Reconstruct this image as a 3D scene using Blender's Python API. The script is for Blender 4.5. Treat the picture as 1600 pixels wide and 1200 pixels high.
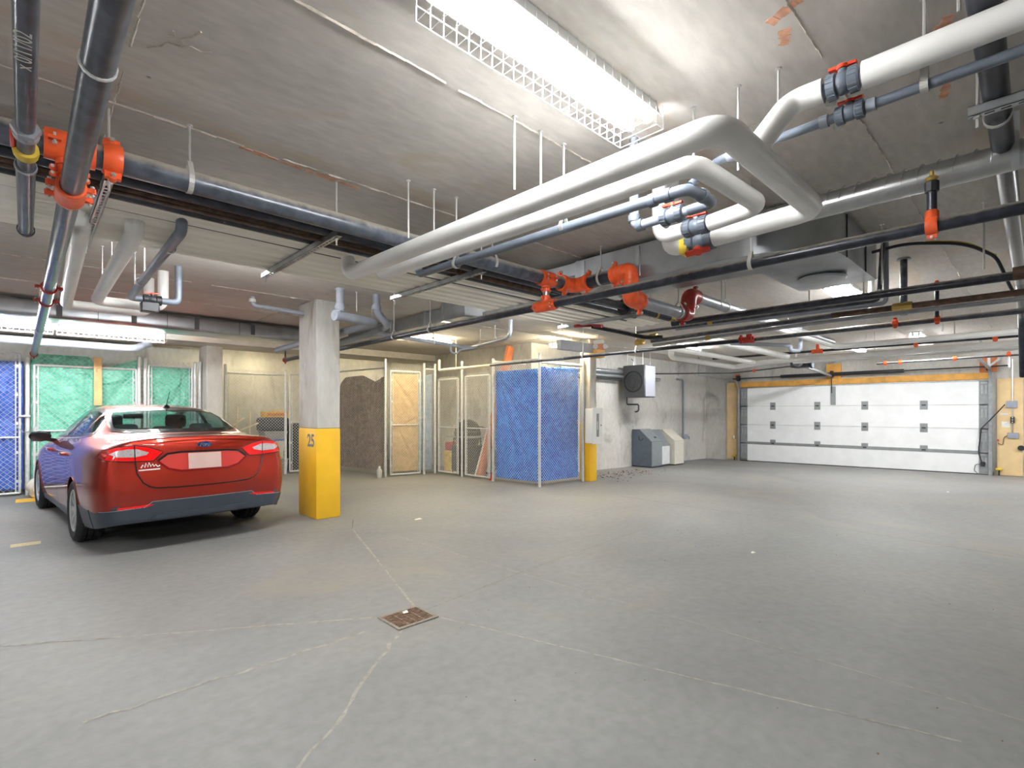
import bpy, bmesh, math, random
from mathutils import Vector, Matrix, noise
from mathutils.bvhtree import BVHTree
PI = math.pi
random.seed(7)
for o in list(bpy.data.objects): bpy.data.objects.remove(o)
SC = bpy.context.scene
COL = SC.collection
# ------------------------------------------------------------------ camera, world, exposure
cam_d = bpy.data.cameras.new('camera'); cam = bpy.data.objects.new('camera', cam_d); COL.objects.link(cam)
cam.location = (0, 0, 1.44); cam.rotation_euler = (PI/2, 0, math.radians(46.303-90))
cam_d.sensor_width = 36; cam_d.lens = 36*795/1600; cam_d.shift_y = 43/1600; cam_d.clip_start = 0.05
SC.camera = cam
W = bpy.data.worlds.new('World'); SC.world = W; W.use_nodes = True
W.node_tree.nodes['Background'].inputs[0].default_value = (0.8, 0.85, 0.9, 1)
W.node_tree.nodes['Background'].inputs[1].default_value = 0.3
SC.view_settings.view_transform = 'Standard'; SC.view_settings.look = 'None'
SC.view_settings.gamma = 1; SC.view_settings.use_curve_mapping = False
SC.view_settings.exposure = 1.9
SC.cycles.use_denoising = True
SC.cycles.max_bounces = 7; SC.cycles.diffuse_bounces = 4; SC.cycles.glossy_bounces = 3
SC.cycles.use_adaptive_sampling = True; SC.cycles.adaptive_threshold = 0.03
SC.cycles.transparent_max_bounces = 24
SC.cycles.sample_clamp_indirect = 6; SC.cycles.use_light_tree = False
TUBE = 62.0          # brightness of every fluorescent tube in the garage
CEIL = 2.94

# ------------------------------------------------------------------ materials
def new_mat(name):
    m = bpy.data.materials.new(name); m.use_nodes = True
    nt = m.node_tree; b = nt.nodes['Principled BSDF']
    return m, nt, b
def node(nt, typ, **kw):
    n = nt.nodes.new(typ)
    for k, v in kw.items():
        if k in n.inputs: n.inputs[k].default_value = v
        else: setattr(n, k, v)
    return n
def ramp(nt, fac, stops):
    r = nt.nodes.new('ShaderNodeValToRGB'); e = r.color_ramp.elements
    while len(e) < len(stops): e.new(0.5)
    for k, (p, c) in enumerate(stops):
        e[k].position = p; e[k].color = (*c, 1)
    nt.links.new(fac, r.inputs[0]); return r.outputs[0]
def mixc(nt, fac, a, b, mode='MIX'):
    n = nt.nodes.new('ShaderNodeMix'); n.data_type = 'RGBA'; n.blend_type = mode
    for i, s in ((0, fac), (6, a), (7, b)):
        if hasattr(s, 'is_output'): nt.links.new(s, n.inputs[i])
        elif isinstance(s, (int, float)): n.inputs[i].default_value = s
        else: n.inputs[i].default_value = (*s, 1)
    return n.outputs[2]
def srgb(r, g, b):
    f = lambda c: ((c/255+0.055)/1.055)**2.4 if c > 10 else c/255/12.92
    return (f(r), f(g), f(b))
def simple(name, c, rough=0.5, metal=0.0, coat=0.0, var=0.0, vscale=8.0, bump=0.0, bscale=60.0, streak=None):
    m, nt, b = new_mat(name)
    b.inputs['Roughness'].default_value = rough; b.inputs['Metallic'].default_value = metal
    b.inputs['Coat Weight'].default_value = coat; b.inputs['Coat Roughness'].default_value = 0.05
    b.inputs['Base Color'].default_value = (*c, 1)
    g = nt.nodes.new('ShaderNodeNewGeometry')
    if var:
        n = node(nt, 'ShaderNodeTexNoise', Scale=vscale, Detail=2.0); nt.links.new(g.outputs['Position'], n.inputs['Vector'])
        lo = tuple(max(0, k*(1-var)) for k in c); hi = tuple(min(1, k*(1+var)) for k in c)
        nt.links.new(ramp(nt, n.outputs[0], [(0.32, lo), (0.68, hi)]), b.inputs['Base Color'])
    if bump:
        n = node(nt, 'ShaderNodeTexNoise', Scale=bscale, Detail=2.0); nt.links.new(g.outputs['Position'], n.inputs['Vector'])
        bp = node(nt, 'ShaderNodeBump', Strength=bump, Distance=0.01); nt.links.new(n.outputs[0], bp.inputs['Height'])
        nt.links.new(bp.outputs[0], b.inputs['Normal'])
    return m
def concrete(name, c0, c1, c2, rough=0.85, scale=0.5, streak=(1, 1, 1), pits=0.0, stain=None, bump=0.25, spec=0.3):
    m, nt, b = new_mat(name)
    g = nt.nodes.new('ShaderNodeNewGeometry')
    mp = node(nt, 'ShaderNodeMapping'); mp.inputs['Scale'].default_value = streak
    nt.links.new(g.outputs['Position'], mp.inputs['Vector'])
    def nz(s, d=6.0, w=0.0, rgh=0.55):
        n = node(nt, 'ShaderNodeTexNoise', Scale=s, Detail=d, Roughness=rgh, Distortion=w); nt.links.new(mp.outputs[0], n.inputs['Vector']); return n.outputs[0]
    col = ramp(nt, nz(scale, 4, 0.6), [(0.3, c0), (0.5, c1), (0.72, c2)])
    fine = nz(14, 4)
    col = mixc(nt, 0.6, col, ramp(nt, fine, [(0.3, (0.84,)*3), (0.7, (1.12,)*3)]), 'MULTIPLY')
    if stain:
        col = mixc(nt, ramp(nt, nz(scale*2.3, 4, 1.0, 0.65), [(0.56, (0, 0, 0)), (0.72, (0.75,)*3)]), col, stain)
    if pits:
        v = node(nt, 'ShaderNodeTexVoronoi', Scale=pits); nt.links.new(g.outputs['Position'], v.inputs['Vector'])
        col = mixc(nt, ramp(nt, v.outputs['Distance'], [(0.012, (0.8,)*3), (0.03, (0, 0, 0))]), col, tuple(k*0.25 for k in c1))
    nt.links.new(col, b.inputs['Base Color'])
    b.inputs['Roughness'].default_value = rough; b.inputs['Specular IOR Level'].default_value = spec
    bp = node(nt, 'ShaderNodeBump', Strength=bump, Distance=0.01); nt.links.new(fine, bp.inputs['Height']); nt.links.new(bp.outputs[0], b.inputs['Normal'])
    return m
def emission(name, c, s):
    m, nt, b = new_mat(name)
    b.inputs['Base Color'].default_value = (*c, 1); b.inputs['Emission Color'].default_value = (*c, 1); b.inputs['Emission Strength'].default_value = s
    return m
def tarp_mat(name, c, c2, rough=0.3, bump=0.35):
    m, nt, b = new_mat(name)
    g = nt.nodes.new('ShaderNodeNewGeometry')
    n = node(nt, 'ShaderNodeTexNoise', Scale=9.0, Detail=5.0, Distortion=1.0); nt.links.new(g.outputs['Position'], n.inputs['Vector'])
    nt.links.new(ramp(nt, n.outputs[0], [(0.35, c), (0.7, c2)]), b.inputs['Base Color'])
    v = node(nt, 'ShaderNodeTexVoronoi', Scale=17.0); v.feature = 'DISTANCE_TO_EDGE'; nt.links.new(g.outputs['Position'], v.inputs['Vector'])
    w = node(nt, 'ShaderNodeTexNoise', Scale=30.0, Detail=6.0, Distortion=2.0); nt.links.new(g.outputs['Position'], w.inputs['Vector'])
    b1 = node(nt, 'ShaderNodeBump', Strength=bump, Distance=0.03); nt.links.new(v.outputs[0], b1.inputs['Height'])
    b2 = node(nt, 'ShaderNodeBump', Strength=bump, Distance=0.02); nt.links.new(w.outputs[0], b2.inputs['Height']); nt.links.new(b1.outputs[0], b2.inputs['Normal'])
    nt.links.new(b2.outputs[0], b.inputs['Normal'])
    b.inputs['Roughness'].default_value = rough
    return m
def glass_mat(name, tint, refl=0.12):
    m, nt, b = new_mat(name); nt.nodes.remove(b)
    out = [n for n in nt.nodes if n.type == 'OUTPUT_MATERIAL'][0]
    t = node(nt, 'ShaderNodeBsdfTransparent'); t.inputs[0].default_value = (*tint, 1)
    gl = node(nt, 'ShaderNodeBsdfGlossy', Roughness=0.03); gl.inputs[0].default_value = (0.9, 0.95, 1, 1)
    fr = node(nt, 'ShaderNodeLayerWeight', Blend=0.5)
    pw = node(nt, 'ShaderNodeMath', operation='POWER'); pw.inputs[1].default_value = 4.0; nt.links.new(fr.outputs['Facing'], pw.inputs[0])
    ad = node(nt, 'ShaderNodeMath', operation='MULTIPLY_ADD'); ad.inputs[1].default_value = 0.6; ad.inputs[2].default_value = refl/2; nt.links.new(pw.outputs[0], ad.inputs[0])
    mx = nt.nodes.new('ShaderNodeMixShader'); nt.links.new(ad.outputs[0], mx.inputs[0]); nt.links.new(t.outputs[0], mx.inputs[1]); nt.links.new(gl.outputs[0], mx.inputs[2])
    nt.links.new(mx.outputs[0], out.inputs[0]); return m
M = {}
M['floor'] = concrete('floor_concrete', srgb(118, 118, 118), srgb(131, 131, 130), srgb(145, 143, 139), rough=0.58, scale=0.32, stain=srgb(142, 135, 124), bump=0.06, spec=0.35)
M['ceil'] = concrete('ceiling_concrete', srgb(188, 184, 177), srgb(204, 199, 192), srgb(216, 211, 203), rough=0.9, scale=0.45, streak=(0.5, 1.6, 1), pits=2.2, bump=0.2, stain=srgb(200, 178, 152))
M['wall'] = concrete('wall_concrete', srgb(168, 167, 162), srgb(198, 196, 190), srgb(214, 212, 205), rough=0.9, scale=0.6, streak=(1, 1, 0.5), pits=2.4, bump=0.3, stain=srgb(132, 130, 124))
M['column'] = concrete('column_concrete', srgb(170, 168, 162), srgb(190, 188, 182), srgb(206, 203, 196), rough=0.88, scale=0.8, streak=(1, 1, 0.4), pits=3.0, bump=0.3, stain=srgb(150, 136, 112))
M['yellow'] = simple('yellow_paint', srgb(243, 190, 40), 0.45, var=0.06, vscale=3, bump=0.05, bscale=40)
M['stencil'] = simple('stencil_grey_paint', srgb(112, 118, 132), 0.7, var=0.1)
M['seam'] = concrete('form_seam_concrete', srgb(150, 143, 132), srgb(196, 188, 175), srgb(215, 208, 196), scale=9, bump=0.5)
M['joint'] = simple('floor_joint', srgb(120, 115, 106), 0.9, var=0.3, vscale=30)
M['joint_lt'] = simple('floor_crack_pale', srgb(152, 147, 139), 0.9, var=0.22, vscale=22)
M['galv'] = simple('galvanised_steel', srgb(186, 190, 194), 0.35, 0.85, var=0.12, vscale=12)
M['post'] = simple('galvanised_post', srgb(206, 208, 208), 0.45, 0.3, var=0.08, vscale=20)
M['duct'] = simple('duct_sheet_metal', srgb(176, 180, 184), 0.3, 0.8, var=0.14, vscale=5)
M['spiral'] = simple('spiral_duct_metal', srgb(190, 192, 192), 0.28, 0.9, var=0.1, vscale=9)
M['black_iron'] = simple('black_iron_pipe', srgb(50, 52, 58), 0.38, 0.25, var=0.4, vscale=14)
M['dusty_iron'] = simple('dusty_grey_iron_pipe', srgb(108, 110, 114), 0.4, 0.3, var=0.35, vscale=11)
def dusty(name, c, dust, rough, lo, hi):
    m, nt, b = new_mat(name); b.inputs['Roughness'].default_value = rough; b.inputs['Metallic'].default_value = .2
    g = nt.nodes.new('ShaderNodeNewGeometry'); sx = nt.nodes.new('ShaderNodeSeparateXYZ'); nt.links.new(g.outputs['Normal'], sx.inputs[0])
    n = node(nt, 'ShaderNodeTexNoise', Scale=16.0, Detail=3.0); nt.links.new(g.outputs['Position'], n.inputs['Vector'])
    ad = node(nt, 'ShaderNodeMath', operation='MULTIPLY_ADD'); ad.inputs[1].default_value = .7; nt.links.new(n.outputs[0], ad.inputs[0]); nt.links.new(sx.outputs[2], ad.inputs[2])
    f = ramp(nt, ad.outputs[0], [(lo, (0, 0, 0)), (hi, (.85,)*3)])
    v = ramp(nt, n.outputs[0], [(.35, tuple(k*.75 for k in c)), (.7, tuple(k*1.5 for k in c))])
    nt.links.new(mixc(nt, f, v, dust), b.inputs['Base Color']); return m
M['dusty_iron'] = dusty('dusty_grey_iron_pipe', srgb(78, 82, 92), srgb(186, 178, 166), .28, .35, .95)
M['black_iron'] = dusty('black_iron_pipe', srgb(44, 47, 56), srgb(150, 142, 132), .3, .6, 1.15)
M['rust_iron'] = simple('rusty_iron_pipe', srgb(96, 74, 60), 0.6, 0.2, var=0.45, vscale=16)
M['white_wrap'] = simple('white_pipe_jacket', srgb(244, 243, 240), 0.38, var=0.04, vscale=5, bump=0.05, bscale=14)
M['cream_pipe'] = simple('cream_painted_pipe', srgb(226, 212, 178), 0.5, var=0.08)
M['pvc'] = simple('grey_pvc', srgb(150, 156, 168), 0.35, var=0.08, vscale=9)
M['pvc_dark'] = simple('dark_grey_pvc', srgb(104, 112, 124), 0.35, var=0.12, vscale=9)
M['pvc_black'] = simple('black_plastic', srgb(34, 36, 40), 0.45, var=0.2)
M['orange'] = simple('orange_coupling_paint', srgb(232, 92, 44), 0.4, var=0.12, vscale=18)
M['red'] = simple('red_paint', srgb(176, 44, 34), 0.4, var=0.15, vscale=18)
M['redhandle'] = simple('red_plastic_handle', srgb(216, 62, 36), 0.4)
M['brass'] = simple('brass', srgb(200, 168, 92), 0.35, 0.7)
M['tape'] = simple('yellow_tape', srgb(222, 190, 60), 0.6, var=0.2)
M['rod'] = simple('zinc_rod', srgb(200, 198, 194), 0.45, 0.4)
M['bolt'] = simple('zinc_bolt', srgb(214, 214, 212), 0.3, 0.8)
M['panel'] = simple('corrugated_white_plastic', srgb(240, 235, 222), 0.5, var=0.04, vscale=3)
M['white'] = simple('white_enamel', srgb(236, 236, 234), 0.4)
M['tube'] = emission('fluorescent_tube', (0.985, 0.995, 1.0), TUBE)
M['tube_warm'] = emission('warm_fluorescent_tube', (1.0, 0.86, 0.56), TUBE*.85)
M['wood'] = simple('pale_wood', srgb(214, 172, 116), 0.6, var=0.15, vscale=6)
M['wood_y'] = simple('yellowish_lumber', srgb(222, 164, 78), 0.55, var=0.15, vscale=5)
M['wood_r'] = simple('reddish_lumber', srgb(198, 116, 70), 0.6, var=0.15, vscale=5)
M['ply'] = simple('plywood_tan', srgb(222, 194, 146), 0.6, var=0.08, vscale=4)
M['door_white'] = simple('door_white_steel', srgb(244, 246, 247), 0.42, var=0.03, vscale=4)
M['door_grey'] = simple('door_grey_steel', srgb(150, 154, 156), 0.4, 0.3, var=0.08)
M['rubber'] = simple('black_rubber', srgb(26, 26, 28), 0.75, var=0.2)
M['blk'] = simple('black_steel', srgb(38, 40, 44), 0.5)
M['heater_dk'] = simple('heater_charcoal', srgb(84, 86, 90), 0.5, var=0.08)
M['heater_lt'] = simple('heater_silver', srgb(178, 182, 192), 0.4, 0.3)
M['bin_dk'] = simple('dark_grey_bin', srgb(92, 104, 118), 0.5, var=0.08)
M['bin_lid'] = simple('mid_grey_bin', srgb(124, 130, 134), 0.5, var=0.06)
M['bin_cr'] = simple('cream_bin', srgb(212, 208, 194), 0.5, var=0.05)
M['bin_wh'] = simple('white_bin', srgb(214, 218, 218), 0.5, var=0.05)
M['t_blue'] = tarp_mat('blue_tarp', srgb(4, 100, 214), srgb(50, 150, 240), 0.25, 0.9)
M['t_blue_dk'] = tarp_mat('dark_blue_tarp', srgb(44, 86, 178), srgb(86, 122, 202), 0.35, 0.4)
M['t_green'] = tarp_mat('green_tarp', srgb(84, 178, 152), srgb(130, 208, 184), 0.35, 0.3)
M['t_brown'] = tarp_mat('brown_tarp', srgb(112, 88, 72), srgb(154, 128, 108), 0.28, 0.3)
M['t_beige'] = tarp_mat('beige_cloth', srgb(196, 166, 124), srgb(216, 188, 148), 0.7, 0.1)
M['t_pale'] = tarp_mat('pale_blue_sheet', srgb(150, 172, 200), srgb(184, 202, 220), 0.5, 0.3)
M['grate'] = simple('rusty_grate', srgb(118, 92, 74), 0.7, 0.2, var=0.4, vscale=25)
M['grate_frame'] = simple('grey_grate_frame', srgb(132, 124, 116), 0.6, 0.2, var=0.2, vscale=30)
M['void'] = simple('sump_dark', (0.02, 0.018, 0.015), 0.9)
M['paper'] = simple('white_litter', srgb(226, 224, 216), 0.8)
M['leaf'] = simple('dry_leaf', srgb(126, 92, 66), 0.8, var=0.3, vscale=20)
M['spray'] = simple('orange_spray_paint', srgb(212, 160, 130), 0.9, var=0.2, vscale=24)

# ------------------------------------------------------------------ mesh helpers
V = Vector
class MB:
    def __init__(s): s.v = []; s.f = []
    def add(s, vs, fs):
        n = len(s.v); s.v += [V(p) for p in vs]; s.f += [[i+n for i in f] for f in fs]; return s
    def box(s, x0, x1, y0, y1, z0, z1):
        return s.add([(x0,y0,z0),(x1,y0,z0),(x1,y1,z0),(x0,y1,z0),(x0,y0,z1),(x1,y0,z1),(x1,y1,z1),(x0,y1,z1)],
                     [(3,2,1,0),(4,5,6,7),(0,1,5,4),(1,2,6,5),(2,3,7,6),(3,0,4,7)])
    def bbox(s, x0, x1, y0, y1, z0, z1, b=0.01, seg=2):           # box with rounded edges
        bm = bmesh.new(); bmesh.ops.create_cube(bm, size=1)
        for q in bm.verts: q.co = V(((x0+x1)/2+q.co.x*(x1-x0), (y0+y1)/2+q.co.y*(y1-y0), (z0+z1)/2+q.co.z*(z1-z0)))
        bmesh.ops.bevel(bm, geom=bm.edges[:], offset=b, segments=seg, affect='EDGES', profile=0.5)
        return s.frombm(bm)
    def frombm(s, bm, mtx=None):
        bm.verts.ensure_lookup_table()
        for i, q in enumerate(bm.verts): q.index = i
        s.add([(mtx @ q.co) if mtx else q.co.copy() for q in bm.verts], [[q.index for q in f.verts] for f in bm.faces]); bm.free(); return s
    def obox(s, c, ax, ay, az):
        c, ax, ay, az = V(c), V(ax), V(ay), V(az)
        vs = [c+i*ax+j*ay+k*az for k in (-1,1) for j in (-1,1) for i in (-1,1)]
        return s.add(vs, [(0,2,3,1),(4,5,7,6),(0,1,5,4),(1,3,7,5),(3,2,6,7),(2,0,4,6)])
    def bar(s, p0, p1, w, h, up=(0,0,1)):
        p0, p1 = V(p0), V(p1); d = (p1-p0); L = d.length; d.normalize()
        sd = d.cross(V(up)); 
        if sd.length < 1e-4: sd = d.cross(V((1,0,0)))
        sd.normalize(); u = sd.cross(d)
        return s.obox((p0+p1)/2, d*L/2, sd*w/2, u*h/2)
    def tube(s, pts, r, n=10, cap=True, closed=False):
        pts = [V(p) for p in pts]; m = len(pts)
        rs = r if isinstance(r, (list, tuple)) else [r]*m
        tang = []
        for i in range(m):
            a = pts[(i-1) % m] if (closed or i > 0) else pts[i]; b = pts[(i+1) % m] if (closed or i < m-1) else pts[i]
            tang.append((b-a).normalized())
        t = tang[0]; u = t.cross(V((0,0,1)))
        if u.length < 1e-3: u = t.cross(V((1,0,0)))
        u.normalize(); vs = []
        for i in range(m):
            u = u - tang[i]*u.dot(tang[i]); u.normalize(); w = tang[i].cross(u)
            for k in range(n):
                a = 2*PI*k/n; vs.append(pts[i]+(u*math.cos(a)+w*math.sin(a))*rs[i])
        fs = []
        for i in range(m if closed else m-1):
            j = (i+1) % m
            for k in range(n): fs.append((i*n+k, i*n+(k+1) % n, j*n+(k+1) % n, j*n+k))
        if cap and not closed: fs += [tuple(range(n))[::-1], tuple(range((m-1)*n, m*n))]
        return s.add(vs, fs)
    def lathe(s, prof, o, ax, n=16, a0=0, cap=True):               # prof: (radius, distance along axis)
        o, ax = V(o), V(ax).normalized(); u = ax.cross(V((0,0,1)))
        if u.length < 1e-3: u = ax.cross(V((1,0,0)))
        u.normalize(); w = ax.cross(u); vs = []; fs = []
        for r, h in prof:
            for k in range(n):
                a = a0+2*PI*k/n; vs.append(o+ax*h+(u*math.cos(a)+w*math.sin(a))*r)
        for i in range(len(prof)-1):
            for k in range(n): fs.append((i*n+k, i*n+(k+1) % n, (i+1)*n+(k+1) % n, (i+1)*n+k))
        if cap: fs += [tuple(range(n))[::-1], tuple(range((len(prof)-1)*n, len(prof)*n))]
        return s.add(vs, fs)
    def prism(s, pts, d):                                          # polygon of 3-D points pushed along d
        n = len(pts); d = V(d); vs = [V(p) for p in pts]+[V(p)+d for p in pts]
        return s.add(vs, [tuple(range(n))[::-1], tuple(range(n, 2*n))]+[(i, (i+1) % n, n+(i+1) % n, n+i) for i in range(n)])
    def grid(s, fn, nu, nv):
        vs = [fn(i/nu, j/nv) for j in range(nv+1) for i in range(nu+1)]
        return s.add(vs, [(j*(nu+1)+i, j*(nu+1)+i+1, (j+1)*(nu+1)+i+1, (j+1)*(nu+1)+i) for j in range(nv) for i in range(nu)])
    def ball(s, c, r, n=12, m=8, sc=(1,1,1)):
        c = V(c); prof = [(max(1e-4, math.sin(PI*i/m))*r, -math.cos(PI*i/m)*r) for i in range(m+1)]
        k = len(s.v); s.lathe(prof, (0,0,0), (0,0,1), n, cap=False)
        for i in range(k, len(s.v)): s.v[i] = c+V((s.v[i].x*sc[0], s.v[i].y*sc[1], s.v[i].z*sc[2]))
        return s
    def build(s, name, mat, parent=None, smooth=True, angle=38, recalc=True):
        me = bpy.data.meshes.new(name)
        if parent is not None: org = wloc(parent)
        else:
            xs = [p.x for p in s.v]; ys = [p.y for p in s.v]; org = V(((min(xs)+max(xs))/2, (min(ys)+max(ys))/2, min(p.z for p in s.v)))
        me.from_pydata([p-org for p in s.v], [], s.f)
        if recalc:
            bm = bmesh.new(); bm.from_mesh(me); bmesh.ops.recalc_face_normals(bm, faces=bm.faces[:]); bm.to_mesh(me); bm.free()
        me.update()
        if smooth:
            me.polygons.foreach_set('use_smooth', [True]*len(me.polygons)); me.set_sharp_from_angle(angle=math.radians(angle))
        me.materials.append(M[mat] if isinstance(mat, str) else mat)
        o = bpy.data.objects.new(name, me); COL.objects.link(o)
        if parent is not None: o.parent = parent
        else: o.location = org
        return o
def wloc(o):
    p = V((0,0,0))
    while o is not None: p = p+V(o.location); o = o.parent
    return p
def fillet(pts, R, k=7):
    pts = [V(p) for p in pts]; out = [pts[0]]
    for i in range(1, len(pts)-1):
        a, b, c = pts[i-1], pts[i], pts[i+1]; d0 = (a-b); d1 = (c-b); r = min(R, d0.length*0.49, d1.length*0.49)
        d0.normalize(); d1.normalize(); ang = d0.angle(d1)
        if ang > PI-0.02: out.append(b); continue
        t = r; q0 = b+d0*t; q1 = b+d1*t
        for j in range(k+1):
            s = j/k; out.append(q0*(1-s)**2+b*2*s*(1-s)+q1*s*s)
    out.append(pts[-1]); return out
def thing(name, label, cat, loc=(0,0,0), group=None, kind=None):
    o = bpy.data.objects.new(name, None); COL.objects.link(o); o.location = loc; o.empty_display_size = 0.1
    return tag(o, label, cat, group, kind)
def tag(o, label, cat, group=None, kind=None):
    o['label'] = label; o['category'] = cat
    if group: o['group'] = group
    if kind: o['kind'] = kind
    return o
def stuff(o): o['kind'] = 'stuff'; return o

# ------------------------------------------------------------------ room shell
def floor_z(x, y):
    if x <= 9: return 0.0
    return -(x-9)/7.2*(0.02+0.085*max(0, min(1, y/7.7)))
def st(name, mb, mat, label, cat): return tag(mb.build(name, mat), label, cat, kind='structure')
X0, X1, Y0, Y1 = -9.0, 16.2, -7.0, 13.6
fl = MB()
def ff(u, v):
    x = X0+(X1-X0)*u; y = Y0+(Y1-Y0)*v; return V((x, y, floor_z(x, y)))
fl.grid(ff, 84, 60)
floor = st('floor', fl, 'floor', 'grey power-floated concrete garage floor', 'floor')
ceiling = st('ceiling', MB().box(X0, X1, Y0, Y1, CEIL, CEIL+0.2), 'ceil', 'grey board-marked concrete ceiling slab', 'ceiling')
st('wall_back', MB().box(X0, 8.15, Y1, Y1+0.2, -0.1, CEIL+0.1), 'wall', 'mottled concrete wall behind the green and brown tarps', 'wall')
st('wall_inner', MB().box(7.95, 8.15, 7.71, Y1, -0.1, CEIL+0.1), 'wall', 'concrete wall at the back of the open storage cages', 'wall')
st('wall_far', MB().box(8.15, X1+0.2, 7.71, 7.91, -0.2, CEIL+0.1), 'wall', 'grey pitted concrete wall behind the waste bins', 'wall')
st('wall_door', MB().box(X1, X1+0.2, Y0, 7.71, -0.2, CEIL+0.1), 'wall', 'concrete wall around the overhead garage door', 'wall')
st('wall_left', MB().box(X0-0.2, X0, Y0, Y1, -0.1, CEIL+0.1), 'wall', 'concrete wall at the far left end, out of the picture', 'wall')
st('wall_rear', MB().box(X0, X1, Y0-0.2, Y0, -0.2, CEIL+0.1), 'wall', 'concrete wall behind the viewer', 'wall')
st('trim_1', MB().box(X0, 7.95, 11.3, 12.35, 2.79, CEIL+0.05), 'ceil', 'dropped concrete beam running over the chain-link cages', 'beam')
# formwork seams on the ceiling, ragged thin ridges
def seam(p0, p1, name='form_seam'):
    p0, p1 = V(p0), V(p1); L = (p1-p0).length; n = max(8, int(L/0.07)); d = (p1-p0)/n; sd = d.cross(V((0,0,1))).normalized(); mb = MB()
    k = 0
    while k < n:
        run = random.randint(3, 22)
        for j in range(k, min(n, k+run)):
            w0 = 0.003+0.004*random.random(); a = p0+d*j+sd*random.uniform(-.004, .004); b = p0+d*(j+1)+sd*random.uniform(-.004, .004); h = V((0,0,-random.uniform(.003, .009)))
            mb.add([a-sd*w0, b-sd*w0, b+h, a+h, a+sd*w0, b+sd*w0], [(0,1,2,3), (3,2,5,4)])
        k += run+random.randint(0, 3)
    return mb.build(name, 'seam', ceiling, smooth=False)
for k in range(-2, 8):
    y = 0.65+1.235*k
    if -2 < y < 11: seam((-1.5, y, CEIL), (12.5, y, CEIL))
for x in (0.31, 2.75, 5.19, 7.63): seam((x, 0.2, CEIL), (x, 9.0, CEIL))
# orange survey marks on the ceiling (flat paint strokes)
def stroke(cx, cy, L, w, ang):
    mb = MB(); d = V((math.cos(ang), math.sin(ang), 0)); s = V((-d.y, d.x, 0)); n = 10
    for i in range(n):
        a = -L/2+L*i/n; b = a+L/n*random.uniform(.7, 1.1); w0 = w*random.uniform(.5, 1)
        mb.obox(V((cx, cy, CEIL-0.001))+d*(a+b)/2, d*(b-a)/2, s*w0/2, V((0,0,0.001)))
    return mb.build('spray_mark', 'spray', ceiling, smooth=False)
for a in ((1.25, 3.17, .75, .05, 0.05), (2.05, 0.66, .16, .05, 1.2), (2.2, 0.72, .1, .05, 0.3), (2.95, 0.62, .2, .04, 0.2), (2.72, 0.38, .14, .05, .7), (3.1, 0.32, .16, .05, 0.2), (2.95, 1.0, .2, .05, 0.3), (2.6, 0.28, .16, .06, 0.4)): stroke(*a)
# chipped patch of the ceiling top left
cr = MB(); q0 = [(.36, 2.55), (.40, 2.50), (.415, 2.46), (.46, 2.45), (.49, 2.42), (.53, 2.43), (.56, 2.40)]
for q in (q0, [(.46, 2.45), (.455, 2.40), (.48, 2.36), (.50, 2.30)], [(.40, 2.43), (.43, 2.40), (.42, 2.37)]):
    for a, b in zip(q, q[1:]): cr.bar((*a, CEIL-.001), (*b, CEIL-.001), .006, .006)
cr.build('crack', 'seam', ceiling, smooth=False)
# floor joints and cracks
def fjoint(pts, w, mat, wob=0.0):
    mb = MB(); path = []
    for a, b in zip(pts, pts[1:]):
        a, b = V((*a, 0)), V((*b, 0)); n = max(2, int((b-a).length/0.09))
        for i in range(n): path.append(a+(b-a)*i/n)
    path.append(V((*pts[-1], 0)))
    for i, p in enumerate(path):
        if 0 < i < len(path)-1: path[i] = p+V((random.uniform(-wob, wob), random.uniform(-wob, wob), 0))
    for a, b in zip(path, path[1:]):
        s = (b-a).cross(V((0,0,1))).normalized()*w/2*random.uniform(.6, 1.2); z0 = V((0,0,floor_z(a.x, a.y)+.0012)); z1 = V((0,0,floor_z(b.x, b.y)+.0012))
        mb.add([a-s+z0, b-s+z1, b+s+z1, a+s+z0], [(0,1,2,3)])
    return mb.build('floor_joint', mat, floor, smooth=False)
fjoint([(2.07, 3.2), (2.9, 5.88)], .02, 'joint_lt', .006)
fjoint([(2.9, 5.88), (3.15, 6.35)], .012, 'joint', .004); fjoint([(2.9, 5.88), (1.6, 6.35)], .012, 'joint', .004)
fjoint([(2.1, 2.91), (2.52, 1.58), (2.95, .25)], .014, 'joint_lt', .004)
fjoint([(3.1, 5.2), (3.2, 3.0), (3.3, 1.6), (3.4, -1)], .009, 'joint_lt', .003)
fjoint([(7.0, -2), (7.1, .6), (7.25, 1.7), (7.3, 5.0)], .014, 'joint', .003)
fjoint([(1.745, 3.25), (-.11, 4.42), (-2, 5.5)], .02, 'joint_lt', .01)
fjoint([(1.6, 3.07), (.19, 3.07)], .022, 'joint_lt', .018)
fjoint([(1.78, 2.92), (1.03, 2.26), (.2, 1.6)], .022, 'joint_lt', .012)
fjoint([(2.1, 3.1), (3.3, 3.25), (5.6, 3.4)], .008, 'joint', .004)
fjoint([(-2, 8.9), (.2, 8.75), (1.0, 8.6)], .012, 'joint', .004)
def fpatch(x0, x1, y0, y1, mat, name='painted_mark'):
    return MB().box(x0, x1, y0, y1, -0.001, 0.0016).build(name, mat, floor, smooth=False)
fpatch(-.12, .13, 11.2, 11.62, 'yellow'); M['faded_yellow'] = simple('faded_yellow_paint', srgb(196, 180, 138), .8, var=.1, vscale=30)
fpatch(-.12, .12, 7.55, 7.72, 'faded_yellow')

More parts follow.
